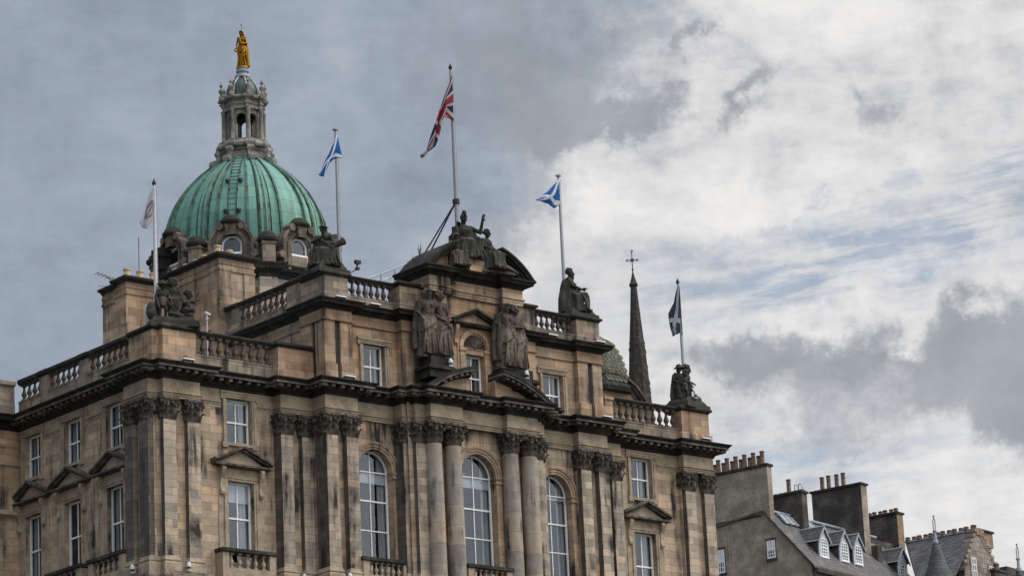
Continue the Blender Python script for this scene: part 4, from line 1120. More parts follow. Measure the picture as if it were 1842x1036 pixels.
for k in range(8):
    ang = 22.5 + 45 * k
    if not 150 < ang < 350: continue
    x = CX + 5.16 * math.cos(R(ang)); y = CY + 5.16 * math.sin(R(ang))
    mb = MB(Matrix.Translation((x, y, -.22)) @ Matrix.Rotation(R(ang + 90), 4, 'Z')); mb.box(-.36, .36, -.30, .45, 52.1, 53.45); mb.box(-.42, .42, -.36, .45, 53.35, 53.5)
    o = mb.build('drum_pier', 'sandstone_stained', bank)
    cp = MB(Matrix.Translation((x, y, -.22))); cp.lathe([(.3, 53.5), (.56, 53.56), (.60, 53.66), (.58, 53.74), (.48, 53.80), (.44, 53.95), (.30, 54.1), (.02, 54.16)], 0, 0, 18); cp.build('pier_cap', 'coping_dark', o, smooth=40)
# projecting spout block seen at the left edge of the drum
x = MB(); x.box(-5.9, -4.9, 17.6, 18.4, 53.3, 53.75); x.box(-5.7, -4.9, 17.7, 18.3, 52.6, 53.3); x.build('drum_block', 'weathered_cornice', bank)

# ---- lantern
la = MB(); la.sweep(oct_path(1.42, 22.5), [(.0, 59.2), (0, 59.9), (.1, 59.95), (.14, 60.02)], closed=True)
lantern = la.build('lantern', 'lantern_stone', bank)
for k in range(8):
    ang = 22.5 + 45 * k
    mb = MB(Matrix.Translation((CX, CY, 0)) @ Matrix.Rotation(R(ang), 4, 'Z'))
    pr = [(1.30, 60.15), (1.62, 60.15), (1.70, 59.95), (1.60, 59.72), (1.66, 59.55), (1.85, 59.5), (2.02, 59.4), (2.0, 59.15), (1.8, 59.05), (1.5, 59.1)]
    mb.extr([(x_, -.16, z_) for x_, z_ in pr], (0, .32, 0))
    mb.tube([(1.85, -.22, 59.28), (1.85, .22, 59.28)], .17, 12); mb.tube([(1.56, -.2, 59.98), (1.56, .2, 59.98)], .15, 12)
    mb.build('console', 'lantern_stone', lantern, smooth=35)
lb = MB(); lb.sweep(oct_piers(1.36, .14, .10), [(-.3, 60.1), (.06, 60.12), (.16, 60.2), (.19, 60.32), (.14, 60.45), (.04, 60.52), (.04, 60.62), (-.3, 60.64)], closed=True); lb.build('lantern_base', 'lantern_stone', lantern)
cg = MB(); V8 = oct_path(.98, 22.5)
V8 = V8
for k in range(8):
    a_, b_ = V8[k], V8[(k + 1) % 8]; L_ = (Vector(b_) - Vector(a_)).length
    cg.panel(a_, b_, 60.6, 62.55, [('arch', L_ / 2, .27, 60.68, 61.98)], .14, 12)
cg.build('lantern_arcade', 'lantern_stone', lantern)
for k in range(8):
    ang = R(22.5 + 45 * k)
    mb = MB(); mb.lathe([(.15, 60.62), (.15, 60.7), (.12, 60.74), (.105, 62.3), (.13, 62.34), (.13, 62.4), (.16, 62.5)], CX + 1.17 * math.cos(ang), CY + 1.17 * math.sin(ang), 12)
    mb.build('lantern_column', 'lantern_stone', lantern, smooth=40)
le = MB(); le.sweep(oct_piers(1.12, .13, .13), [(-.4, 62.5), (.0, 62.5), (.0, 62.72), (.05, 62.75), (.05, 62.86), (.0, 62.9), (.0, 63.02), (.12, 63.06), (.2, 63.1), (.22, 63.2), (.05, 63.3), (-.4, 63.32)], closed=True); le.build('lantern_cornice', 'lantern_grey', lantern) if False else le.build('lantern_cornice', 'cornice_grey', lantern) if 'cornice_grey' in MATS else le.build('lantern_cornice', 'lantern_stone', lantern)
for k in range(8):
    ang = R(22.5 + 45 * k)
    mb = MB(); mb.lathe([(.15, 63.25), (.15, 63.4), (.07, 63.46), (.07, 63.56), (.15, 63.68), (.16, 63.78), (.07, 63.88), (.05, 63.98), (.11, 64.06), (.07, 64.14), (.03, 64.22), (.01, 64.32)], CX + 1.27 * math.cos(ang), CY + 1.27 * math.sin(ang), 10)
    mb.build('finial', 'lantern_stone', lantern, smooth=40)
cu = MB(); cu.lathe([(1.0, 63.28), (.99, 63.5), (.93, 63.8), (.80, 64.1), (.60, 64.38), (.38, 64.58), (.30, 64.64)], CX, CY, 48, fn=lambda a_, z_: 1 - .045 * abs(math.sin(4 * (a_ - R(22.5)))))
cu.build('cupola', 'copper_dark', lantern, smooth=50)
cr = MB()
for k in range(8):
    a_ = R(22.5 + 45 * k); pts = [(1.0, 63.3), (.99, 63.52), (.93, 63.82), (.80, 64.12), (.60, 64.4), (.38, 64.6)]
    cr.tube([(CX + (r_ + .02) * math.cos(a_), CY + (r_ + .02) * math.sin(a_), z_) for r_, z_ in pts], .05, 6)
cr.build('cupola_rib', 'lead_grey', lantern, smooth=50)
fb = MB(); fb.lathe([(.42, 64.6), (.46, 64.66), (.44, 64.76), (.30, 64.82), (.27, 64.92), (.38, 64.98), (.38, 65.06), (.28, 65.12), (.33, 65.18), (.33, 65.24)], CX, CY, 24); fb.build('statue_base', 'lead_grey', lantern, smooth=40)

# ================================================================== slate-hung dome on the right rear corner
sl = MB(); DX, DY = 14.6, 5.0
sl.box(12.4, 17.4, 4.1, 8.5, 41.6, 44.6)
sw = sl.build('corner_pavilion', 'sandstone_warm', bank)
sp = MB()
for r0, r1, yf in ((3.0, 2.86, 3.65), (2.86, 2.72, 3.8), (2.72, 2.5, 3.95)):
    A = arc_pts(43.2, r0, -2.55, 2.55, 22)
    for k in range(22):
        q = [A[k], A[k + 1]] + [(x * r1 / r0, 43.2 + (z - 43.2) * r1 / r0) for x, z in (A[k + 1], A[k])]
        sp.extr([(DX + x, yf, z) for x, z in q], (0, 1.2, 0))
sp.box(12.2, 17.5, 3.8, 5.0, 44.45, 44.6)
sp.build('segmental_pediment', 'carved_capital', sw)
ty = MB(); A = arc_pts(43.2, 2.55, -2.3, 2.3, 18); ty.extr([(DX + x, 4.02, z) for x, z in A], (0, .5, 0)); ty.build('tympanum', 'sandstone_warm', sw)
sd_ = MB(); sd_.lathe([(2.05, 45.5), (2.02, 45.9), (1.93, 46.4), (1.74, 47.0), (1.46, 47.6), (1.08, 48.15), (.58, 48.55), (.05, 48.75)], 14.95, 5.6, 8, a0=R(22.5))
sd_.mi = 1
dprof = [(2.05, 45.5), (2.02, 45.9), (1.93, 46.4), (1.74, 47.0), (1.46, 47.6), (1.08, 48.15), (.58, 48.55), (.05, 48.75)]
def dr_at(z):
    for (r0, z0), (r1, z1) in zip(dprof, dprof[1:]):
        if z <= z1: return r0 + (r1 - r0) * (z - z0) / (z1 - z0)
    return .05
for i in range(13):                                                # fish-scale slates on each facet
    z = 45.65 + i * .2
    for f_ in range(8):
        a_ = R(45 * f_); rr = dr_at(z) * math.cos(R(22.5)); r2 = dr_at(min(48.7, z + .26)) * math.cos(R(22.5)); hw = rr * math.tan(R(22.5))
        nrm = Vector((math.cos(a_), math.sin(a_), 0)); t_ = Vector((-nrm.y, nrm.x, 0)); nsc = max(1, int(2 * hw / .27))
        c0 = Vector((14.95, 5.6, 0))
        for s_ in range(nsc):
            u = -hw + (2 * hw) * (s_ + .5 + (.5 if i % 2 else 0)) / nsc
            if abs(u) > hw: continue
            wd = hw / nsc * .95
            pts = [c0 + nrm * (r2 + .02) + t_ * (u - wd) + Vector((0, 0, z + .26)), c0 + nrm * (r2 + .02) + t_ * (u + wd) + Vector((0, 0, z + .26))]
            for q_ in range(7):
                th = PI * q_ / 6
                pts.append(c0 + nrm * (rr + .06) + t_ * (u + wd * math.cos(th)) + Vector((0, 0, z + .06 - .08 * math.sin(th))))
            sd_.add(pts, [tuple(range(len(pts)))])
sd_.build('slate_dome', ['roof_slate', 'mossy_scale'], sw)
sb = MB(); sb.lathe([(2.2, 45.1), (2.25, 45.35), (2.15, 45.5), (1.8, 45.52)], 14.95, 5.6, 8, a0=R(22.5)); sb.build('dome_base', 'weathered_cornice', sw)
gb = MB(); gb.extr([(17.0, 5.3, 44.9), (19.1, 5.3, 44.9), (18.05, 5.3, 45.75)], (0, 1.6, 0)); gb.box(17.0, 19.0, 5.4, 7.0, 41.6, 44.9)
gb.build('corner_gablet', 'carved_capital', sw)
# ================================================================== statues
rnd = random.Random(7)
def V3(*a): return Vector(a)
class Fig:
    """one continuous carved figure: joints -> capsules and drapery -> voxel-remeshed into a single skin"""
    def __init__(s): s.mb = MB()
    def limb(s, a, b, ra, rb): s.mb.caps(a, b, ra, rb, 10)
    def head(s, c, yaw=0.0, nod=0.0, hair='short', k=1.0, beard=False):
        M_ = Matrix.Translation(c) @ Matrix.Rotation(R(yaw), 4, 'Z') @ Matrix.Rotation(R(nod), 4, 'X') @ Matrix.Scale(k, 4)
        old = s.mb.xf; s.mb.xf = M_
        s.mb.ell((0, .005, .02), .078, .095, .105); s.mb.ell((0, -.03, -.05), .058, .065, .07)
        s.mb.caps((0, -.090, .03), (0, -.125, -.018), .016, .024, 6)                      # nose
        s.mb.ell((-.045, -.07, -.03), .03, .026, .024, 8, 6); s.mb.ell((.045, -.07, -.03), .03, .026, .024, 8, 6)
        for q in (-1, 1):
            s.mb.ell((q * .036, -.086, .045), .032, .022, .014, 8, 6)                      # brow
            s.mb.ell((q * .08, .005, .0), .014, .026, .034, 8, 6)                         # ear
        s.mb.ell((0, -.092, -.05), .028, .014, .010, 8, 6); s.mb.ell((0, -.08, -.095), .026, .024, .022, 8, 6)
        if hair in ('short', 'curly'):
            s.mb.ell((0, .025, .05), .096, .112, .10)
            hr = random.Random(11)
            for j in range(46 if hair == 'curly' else 26):
                t = 2 * PI * hr.random(); e_ = hr.uniform(-.35, 1.3); cy_ = math.sin(t) * math.cos(e_)
                if cy_ < -.45 and e_ < .5: continue
                s.mb.ell((.094 * math.cos(t) * math.cos(e_), .03 + .108 * cy_, .05 + .10 * math.sin(e_)), .034, .034, .034, 8, 5)
        if hair == 'bun':
            s.mb.ell((0, .03, .04), .098, .118, .105); s.mb.ell((0, .15, .03), .07, .06, .06); s.mb.tube([(-.10, -.03, .05), (-.05, -.10, .10), (.05, -.10, .10), (.10, -.03, .05)], [.03, .035, .035, .03], 8); s.mb.tube([(-.09, -.02, .03), (-.085, .05, -.08), (-.07, .06, -.17)], [.04, .045, .03], 8); s.mb.tube([(.09, -.02, .03), (.085, .05, -.08), (.07, .06, -.17)], [.04, .045, .03], 8)
        if hair == 'helmet':
            s.mb.ell((0, .02, .07), .10, .125, .10); s.mb.tube([(0, -.13, .06), (0, -.10, .09), (0, 0, .12)], [.02, .05, .06], 8)
            crest = [(-.15, .10), (-.13, .20), (-.04, .25), (.06, .24), (.15, .15), (.19, .0), (.17, -.12), (.12, -.1), (.12, .03), (.05, .13), (-.06, .14)]
            s.mb.extr([(-.028, y_, z_) for y_, z_ in crest], (.056, 0, 0))
        if hair == 'cap':
            s.mb.ell((0, .02, .075), .10, .115, .07); s.mb.hexa([(-.10, -.14, .06), (.10, -.14, .06), (.10, .0, .07), (-.10, .0, .07)], [(-.10, -.15, .085), (.10, -.15, .085), (.10, .0, .12), (-.10, .0, .12)])
        if hair == 'hat':
            s.mb.lathe([(.17, .05), (.175, .065), (.10, .08), (.09, .13), (.05, .17), (.01, .18)], 0, .01, 16)
        if beard: s.mb.ell((0, -.075, -.12), .06, .055, .10); s.mb.ell((0, -.07, -.2), .04, .04, .05)
        s.mb.xf = old
    def hand(s, w, d, k=1.0, spread=.25, palm=(0, 0, 1)):
        """palm, five separate fingers and thumb reaching along d"""
        w = Vector(w); d = Vector(d).normalized(); pn = Vector(palm); sd_ = d.cross(pn).normalized()
        s.mb.caps(w, w + d * .075 * k, .03 * k, .037 * k, 8)
        for j, (o, L_) in enumerate(((-.032, .068), (-.011, .080), (.011, .075), (.032, .056))):
            a_ = w + d * .09 * k + sd_ * o * k; b_ = a_ + (d + sd_ * o * spread * 12).normalized() * L_ * k * .6
            s.mb.caps(a_, b_, .0125 * k, .0115 * k, 6); s.mb.caps(b_, b_ + (d + sd_ * o * spread * 12 - pn * .45).normalized() * L_ * k * .55, .0115 * k, .010 * k, 6)
        a_ = w + d * .03 * k - sd_ * .035 * k; s.mb.caps(a_, a_ + (d * .7 - sd_ * .8).normalized() * .065 * k, .016 * k, .012 * k, 6)
    def arm(s, sh, elb, wr, k=1.0, hd=None, palm=(0, 0, 1)):
        s.limb(sh, elb, .058 * k, .045 * k); s.limb(elb, wr, .046 * k, .031 * k)
        d = Vector(wr) - Vector(elb); s.hand(wr, hd if hd else d, k, palm=palm)
    def torso(s, pel, chest, neck, head_c, shL, shR, k=1.0, bust=False):
        pel, chest, neck, shL, shR = map(Vector, (pel, chest, neck, shL, shR))
        ax = (shR - shL).normalized()
        mid = (pel + chest) / 2
        for c_, wd, dp, h_ in ((pel, .165, .125, .13), (mid, .135, .105, .15), (chest, .17, .122, .16)):
            for t in (-.5, 0, .5): s.mb.ell(c_ + ax * wd * .5 * t, wd * .75 * k, dp * k, h_ * k, 14, 8)
        s.limb(shL, shR, .068 * k, .068 * k); s.limb(neck + V3(0, .01, -.05), Vector(head_c) + V3(0, .01, -.04), .056 * k, .048 * k)
        s.limb(chest + V3(0, .02, .08), neck, .11 * k, .06 * k)
        if bust:
            for q in (-1, 1): s.mb.ell(chest + ax * q * .075 + V3(0, -.10, .03), .06, .055, .06, 10, 6)
    def skirt(s, rings, nf=11, amp=.06, ph=0.0, tw=.6):
        """rings [(cx, cy, z, rx, ry)] from the top down, pleated"""
        seg = 66; vs = []
        for i, (cx, cy, z, ax_, ay) in enumerate(rings):
            t_ = i / (len(rings) - 1)
            for j in range(seg):
                a_ = 2 * PI * j / seg
                w_ = 1 + 1.5 * amp * (.35 + .65 * t_) * (1 - 1.9 * abs(math.sin(nf * a_ / 2 + ph + tw * t_)) + .45 * math.cos((nf - 4) * a_ + 2 * ph - t_)) * (1 if t_ > .02 else .3)
                vs.append((cx + ax_ * w_ * math.cos(a_), cy + ay * w_ * math.sin(a_), z))
        n = len(rings); fs = [tuple(range(seg)), tuple((n - 1) * seg + j for j in range(seg))[::-1]]
        for i in range(n - 1):
            for j in range(seg):
                j2 = (j + 1) % seg; fs.append((i * seg + j2, i * seg + j, (i + 1) * seg + j, (i + 1) * seg + j2))
        s.mb.add(vs, fs)
    def folds(s, pts, r=.028, n=3, off=(0, 0, .05)):
        for k in range(n):
            o = Vector(off) * k; s.mb.tube([Vector(p) + o for p in pts], [r * .7] + [r] * (len(pts) - 2) + [r * .6], 8)
    def build(s, name, mat, parent, loc, rotz=0.0, scale=1.9, voxel=.0125, rough=.008):
        o = s.mb.build(name, mat, parent, loc=loc, rotz=rotz, scale=scale)
        rm = o.modifiers.new('remesh', 'REMESH'); rm.mode = 'VOXEL'; rm.voxel_size = voxel; rm.use_smooth_shade = True
        sm = o.modifiers.new('smooth', 'SMOOTH'); sm.factor = .45; sm.iterations = 1
        if rough:
            tx = bpy.data.textures.new(name, 'CLOUDS'); tx.noise_scale = .09
            dp = o.modifiers.new('wear', 'DISPLACE'); dp.texture = tx; dp.strength = rough; dp.texture_coords = 'LOCAL'
        return o

def standing(robe=True, hair='bun', yaw=0, lean=0.0, armL=None, armR=None, bust=True, sash_=1, nf=11, ph=0.0, cloak=False, bare_knee=False, nod=6):
    f = Fig(); k = 1.0
    pel = (lean * .3, 0, .98); ch = (lean, 0, 1.30); nk = (lean * 1.1, .0, 1.47); hd = (lean * 1.2, -.015, 1.63); sL = (lean - .185, .01, 1.42); sR = (lean + .185, .01, 1.42)
    f.torso(pel, ch, nk, hd, sL, sR, k, bust); f.head(hd, yaw, nod, hair)
    aL = armL or ((-.27, .02, 1.14), (-.22, -.14, .95)); aR = armR or ((.27, .02, 1.14), (.20, -.16, .98))
    f.arm(sL, aL[0], aL[1]); f.arm(sR, aR[0], aR[1])
    for q, ky in ((-1, -.02), (1, -.07)):
        f.limb((q * .09, 0, .94), (q * .10, ky, .50), .095, .065); f.limb((q * .10, ky, .50), (q * .10, .02, .08), .062, .042); f.mb.caps((q * .10, .04, .04), (q * .12, -.14, .035), .045, .038, 8)
    if robe:
        f.skirt([(lean * .4, 0, 1.10, .165, .135), (0, 0, .98, .205, .165), (0, -.01, .75, .225, .185), (.0, -.02, .45, .225, .195), (0, -.01, .2, .245, .21), (0, 0, .03, .29, .245)], nf, .10, ph)
        f.skirt([(lean * .6, 0, 1.20, .16, .13), (lean * .5, -.01, 1.05, .185, .15), (.0, -.015, .86, .235, .19), (.02, -.015, .72, .25, .205)], 7, .08, ph + 1)
        for j in range(sash_ * 4): f.mb.tube([(lean - .19, -.02, 1.42 - .035 * j), (lean - .08, -.135, 1.28 - .05 * j), (lean + .08, -.14, 1.12 - .05 * j), (.20, -.06, .98 - .03 * j)], [.02, .026, .026, .02], 8)
        f.mb.tube([(.19, -.10, 1.0), (.10, -.21, .84), (-.10, -.21, .70), (-.23, -.08, .62)], [.03, .036, .036, .03], 8)
        for j in range(6):
            x_ = -.19 + .075 * j; f.mb.tube([(x_ * .6 + .05, -.19, .86 - .05 * (j % 3)), (x_ * .9 + .02 * math.sin(3 * j + ph), -.215, .5), (x_ * 1.15, -.23 + .25 * x_ * x_, .06)], [.012, .024, .03], 6)
        f.mb.tube([(.18, -.05, 1.02), (.25, -.1, .8), (.23, -.12, .55), (.27, -.06, .3)], [.04, .055, .05, .03], 8)
        f.mb.tube([(.20, -.08, .92), (.12, -.20, .72), (-.06, -.22, .52), (-.2, -.12, .40)], [.025, .03, .03, .025], 8)
    if cloak:
        f.mb.tube([(-.2, .05, 1.44), (-.25, .10, 1.1), (-.28, .12, .6), (-.27, .1, .2)], [.07, .09, .10, .09], 8); f.mb.tube([(.2, .05, 1.44), (.26, .10, 1.1), (.29, .10, .6), (.28, .1, .25)], [.07, .09, .10, .08], 8)
    return f
def seated(hair='short', mantle=False, yaw=0, armL=None, armR=None, bust=False, beard=False, lean=0.0, ph=0.0, wide=1.0, nod=8, knees=None):
    f = Fig()
    pel = (0, .08, .56); ch = (lean, .06, .88); nk = (lean, .03, 1.06); hd = (lean, .0, 1.22); sL = (lean - .20, .06, 1.0); sR = (lean + .20, .06, 1.0)
    f.torso(pel, ch, nk, hd, sL, sR, 1.0, bust); f.head(hd, yaw, nod, hair, beard=beard)
    aL = armL or ((-.29, .0, .76), (-.20, -.26, .66)); aR = armR or ((.29, .0, .76), (.20, -.28, .64))
    f.arm(sL, aL[0], aL[1]); f.arm(sR, aR[0], aR[1], k=1.25 if hair == 'helmet' else 1.0)
    kn = knees or ((-.17, -.42, .52), (.17, -.44, .55))
    for q, kp in zip((-1, 1), kn):
        f.limb((q * .10, .04, .52), kp, .105, .082); f.limb(kp, (kp[0] * .95, kp[1] + .03, .10), .078, .05); f.mb.caps((kp[0] * .95, kp[1] + .02, .05), (kp[0], kp[1] - .15, .04), .05, .04, 8)
    f.skirt([(0, .06, .66, .20, .17), (0, -.06, .60, .27, .30), (0, -.14, .50, .31 * wide, .37), (0, -.20, .32, .32 * wide, .32), (0, -.21, .14, .34 * wide, .31), (0, -.21, .0, .37 * wide, .34)], 9, .07, ph, .9)
    for j in range(4): f.mb.tube([(-.24, -.02 - .07 * j, .62), (-.12, -.20 - .09 * j, .61 - .03 * j), (.08, -.22 - .08 * j, .60 - .05 * j), (.26, -.08 - .08 * j, .56 - .03 * j)], [.02, .028, .028, .02], 8)
    for j in range(3): f.mb.tube([(lean - .20, 0, 1.02 - .04 * j), (lean - .06, -.09, .90 - .05 * j), (lean + .10, -.09, .78 - .05 * j), (.20, .0, .68)], [.02, .026, .026, .02], 8)
    f.mb.hexa([(-.28 * wide, -.05, 0), (.28 * wide, -.05, 0), (.28 * wide, .32, 0), (-.28 * wide, .32, 0)], [(-.26 * wide, -.05, .46), (.26 * wide, -.05, .46), (.26 * wide, .28, .46), (-.26 * wide, .28, .46)])
    for j in range(8):
        x_ = (-.30 + .0857 * j) * wide; y_ = -.47 + .5 * x_ * x_
        f.mb.tube([(x_ * .9, y_ + .10, .56), (x_ + .02 * math.sin(2.3 * j + ph), y_ - .0, .30), (x_ * 1.15, y_ - .05, .03)], [.022, .034, .04], 6)
    if mantle:
        f.skirt([(lean, .06, 1.05, .13, .11), (lean, .08, 1.0, .25, .17), (lean, .09, .85, .285, .21), (0, .09, .68, .31, .24), (0, .10, .5, .33, .27), (0, .12, .25, .34, .26), (0, .12, .02, .37, .27)], 9, .06, ph + 2, .5)
        for j in range(5): f.mb.tube([(lean - .22, .02, 1.0 - .05 * j), (lean - .08, -.14, .86 - .06 * j), (lean + .12, -.15, .74 - .05 * j), (.26, -.02, .66 - .03 * j)], [.024, .034, .034, .024], 8)
    return f
def child(hair='curly', pose='stand', yaw=0, armL=None, armR=None, cloth=True, bend=0.0, ph=0.0):
    f = Fig(); k = 1.0
    if pose == 'stand':
        pel = (0, 0, .58); ch = (0, -bend * .5, .82); nk = (0, -bend * .7, .95); hd = (0, -bend - .01, 1.08); sL = (-.155, -bend * .6, .92); sR = (.155, -bend * .6, .92)
        f.torso(pel, ch, nk, hd, sL, sR, .86); f.head(hd, yaw, 8, hair, 1.12)
        f.arm(sL, *(armL or ((-.22, -.02, .70), (-.14, -.16, .62))), k=.95); f.arm(sR, *(armR or ((.22, -.02, .70), (.14, -.17, .60))), k=.95)
        for q, ky in ((-1, -.01), (1, -.06)):
            f.limb((q * .075, 0, .55), (q * .09, ky, .31), .092, .064); f.limb((q * .09, ky, .31), (q * .09, .02, .06), .062, .042); f.mb.caps((q * .09, .03, .03), (q * .11, -.11, .03), .04, .034, 8)
        if cloth:
            f.skirt([(0, 0, .68, .15, .125), (0, 0, .55, .175, .145), (.0, 0, .40, .17, .15)], 8, .08, ph); f.mb.tube([(-.14, .06, .93), (-.17, .10, .6), (-.2, .12, .2), (-.2, .1, .02)], [.05, .07, .09, .08], 8)
    else:
        pel = (0, .06, .30); ch = (0, -.06, .52); nk = (0, -.11, .64); hd = (0, -.17, .77); sL = (-.155, -.08, .61); sR = (.155, -.08, .61)
        f.torso(pel, ch, nk, hd, sL, sR, .86); f.head(hd, yaw, 12, hair, 1.12)
        f.arm(sL, *(armL or ((-.24, -.16, .45), (-.10, -.32, .42))), k=.95); f.arm(sR, *(armR or ((.26, -.14, .50), (.20, -.30, .66))), k=.95)
        for q in (-1, 1):
            f.limb((q * .08, .04, .27), (q * .15, -.22, .30), .09, .066); f.limb((q * .15, -.22, .30), (q * .14, -.02 - .08 * (q > 0), .06), .062, .042); f.mb.caps((q * .14, -.0, .04), (q * .16, -.16, .035), .042, .034, 8)
        f.mb.ell((0, .08, .12), .26, .22, .13)
    return f
def group(name, label, loc, rotz=0.0, cat='statue'): return thing(name, label, cat, loc, R(rotz))
def plinth(parent, sx, sy, h, mat='coping_dark', z0=0.0, step=True):
    mb = MB(); mb.hexa([(-sx, -sy, z0), (sx, -sy, z0), (sx, sy, z0), (-sx, sy, z0)], [(-sx * .97, -sy * .95, z0 + h * .55), (sx * .97, -sy * .95, z0 + h * .55), (sx * .97, sy * .95, z0 + h * .55), (-sx * .97, sy * .95, z0 + h * .55)])
    mb.hexa([(-sx * .88, -sy * .86, z0 + h * .55), (sx * .88, -sy * .86, z0 + h * .55), (sx * .88, sy * .86, z0 + h * .55), (-sx * .88, sy * .86, z0 + h * .55)], [(-sx * .74, -sy * .7, z0 + h), (sx * .74, -sy * .7, z0 + h), (sx * .72, sy * .7, z0 + h), (-sx * .74, sy * .7, z0 + h)])
    return mb.build('plinth', mat, parent)

# -- left corner: three children
gq = group('statue_group', 'soot-dark carved group of three children on the near left corner pedestal', (-16.75, .45, 43.40), -24)
plinth(gq, 1.25, .85, .55)
child('hat', yaw=18, armL=((-.24, -.02, .72), (-.2, -.12, .5)), armR=((.22, -.05, .72), (.24, -.16, .55)), ph=1.2).build('child_figure', 'statue_dark', gq, (-.45, -.2, .5), R(8), 1.52)
child('curly', yaw=-14, armR=((.24, -.04, .68), (.16, -.2, .42)), cloth=False).build('child_figure', 'statue_dark', gq, (.08, .05, .58), R(-6), 1.66)
child('curly', 'crouch', yaw=40, armR=((.22, -.18, .55), (.30, -.24, .78)), armL=((-.20, -.2, .50), (.10, -.36, .56))).build('child_figure', 'statue_dark', gq, (.66, -.12, .5), R(30), 1.55)
mb = MB(); mb.ell((-1.02, -.3, .85), .26, .24, .5, 12, 8); mb.tube([(-.2, -.45, .75), (.25, -.55, .62), (.5, -.5, .6)], [.14, .12, .1], 8); mb.ell((.2, -.5, .62), .24, .2, .14, 10, 6); mb.ell((.85, -.4, .66), .2, .16, .13, 10, 6)
mb.tube([(-.25, -.3, 1.4), (.0, -.42, 1.0), (.3, -.5, .68)], [.05, .06, .06], 8); mb.build('carved_drapery', 'statue_dark', gq, smooth=60)
# -- left attic: seated man in a cap
gq = group('statue', 'dark seated statue in a brimmed cap on the attic pedestal left of the middle flag', (-8.3, -.75, 47.04), 0)
plinth(gq, .98, .86, .5)
seated('cap', armL=((-.34, -.06, .82), (-.06, -.26, .90)), armR=((.34, -.02, .80), (.26, -.26, .74)), beard=True, ph=.8, wide=1.35, yaw=55, mantle=True, knees=((-.24, -.38, .52), (.24, -.40, .55))).build('seated_figure', 'statue_dark', gq, (.02, .10, .42), R(-34), 1.70)
mb = MB(); mb.tube([(.30, -.35, 1.55), (.86, -.52, 1.88)], [.10, .20], 10); mb.tube([(-.35, -.5, 1.9), (-.05, -.6, 1.95)], [.16, .2], 10); mb.build('carved_attribute', 'statue_dark', gq, smooth=40)
# -- crowning group
gq = group('statue_group', 'crowning group: helmeted seated woman raising her hand between two seated girls', (-.12, -2.35, 48.62), -12)
seated('helmet', 26, armL=((-.33, .02, .78), (-.30, -.10, .52)), armR=((.42, -.10, .84), (.46, -.18, 1.12)), bust=True, lean=0.0, ph=.3, wide=1.2, nod=0, knees=((-.20, -.40, .50), (.22, -.42, .55))).build('seated_figure', 'statue_dark', gq, (-.28, .05, 0), R(-6), 1.90)
mb = MB(); mb.tube([(-.66, .42, 0), (-.66, .42, 1.6)], [.25, .22], 8); mb.box(-.86, .30, .35, .75, -.6, 1.55); mb.tube([(-.86, -.05, 1.0), (-.86, -.05, 1.75), (-.62, .0, 2.05)], [.16, .20, .14], 10)
mb.tube([(.14, .15, 1.72), (.26, .05, 1.3), (.28, -.05, .9)], [.18, .24, .24], 10); mb.ell((-.30, -.02, 1.50), .40, .26, .34, 14, 8)
for j in range(5): mb.tube([(-.52 + .1 * j, -.26, 1.72), (-.5 + .1 * j, -.30, 1.5), (-.46 + .08 * j, -.26, 1.28)], [.03, .04, .03], 6)
mb.build('throne', 'statue_dark', gq, smooth=40)
seated('bun', -10, bust=True, armL=((-.28, -.05, .74), (-.30, -.22, .55)), lean=.06, ph=1.7, nod=25).build('seated_figure', 'statue_brown', gq, (-1.10, -.42, -.55), R(4), 1.42)
seated('short', 20, bust=True, armR=((.28, 0, .78), (.36, -.24, .62)), ph=2.3, knees=((-.05, -.44, .50), (.25, -.40, .50))).build('seated_figure', 'statue_dark', gq, (.90, -.20, -.45), R(30), 1.66)
mb = MB(); mb.hexa([(.3, -.75, -.62), (2.3, -.62, -.62), (2.2, .3, -.62), (.3, .3, -.62)], [(.5, -.6, -.2), (1.7, -.5, -.1), (1.6, .2, .0), (.5, .2, .0)])
for j in range(5): mb.tube([(1.0 + .12 * j, -.55, .25 - .1 * j), (1.35 + .15 * j, -.62, -.05 - .07 * j), (1.6 + .2 * j, -.55, -.35 - .04 * j)], [.08, .10, .06], 8)
mb.hexa([(-1.75, -.7, -.62), (-.5, -.7, -.62), (-.5, .2, -.62), (-1.75, .2, -.62)], [(-1.5, -.6, -.45), (-.6, -.6, -.4), (-.6, .2, -.2), (-1.5, .2, -.2)]); mb.tube([(-1.62, -.4, .45), (-1.5, -.45, .30), (-1.42, -.42, -.1)], [.09, .12, .1], 8)
mb.build('carved_drapery', 'statue_brown', gq, smooth=50)
# -- pairs of draped women either side of the niche
def pair(label, x, figs, rot, extra):
    q = group('statue_group', label, (x, -2.62, 43.12), rot)
    for f, dx_, dy_, rz, sc in figs: f.build('standing_figure', 'statue_brown', q, (dx_, dy_, 0), R(rz), sc)
    mb = MB(); extra(mb); mb.box(-.98, .86, -.36, .3, -.05, .03); mb.build('carved_attribute', 'statue_brown', q, smooth=50)
def palm(mb):
    for j in range(7): mb.tube([(-.92, -.1, .9), (-.98 - .015 * (j - 3), -.12, 2.0), (-.86 + .045 * (j - 3), -.14, 3.05 - .1 * abs(j - 3))], [.05, .05, .015], 6)
    mb.tube([(-.9, -.08, .02), (-.92, -.1, 1.0)], [.16, .10], 8); mb.tube([(.42, -.34, 1.72), (.62, -.34, 1.62), (.80, -.2, 1.75)], [.12, .18, .10], 8); mb.tube([(.78, -.25, 1.8), (.84, -.28, 1.2), (.72, -.26, .5)], [.12, .10, .06], 8)
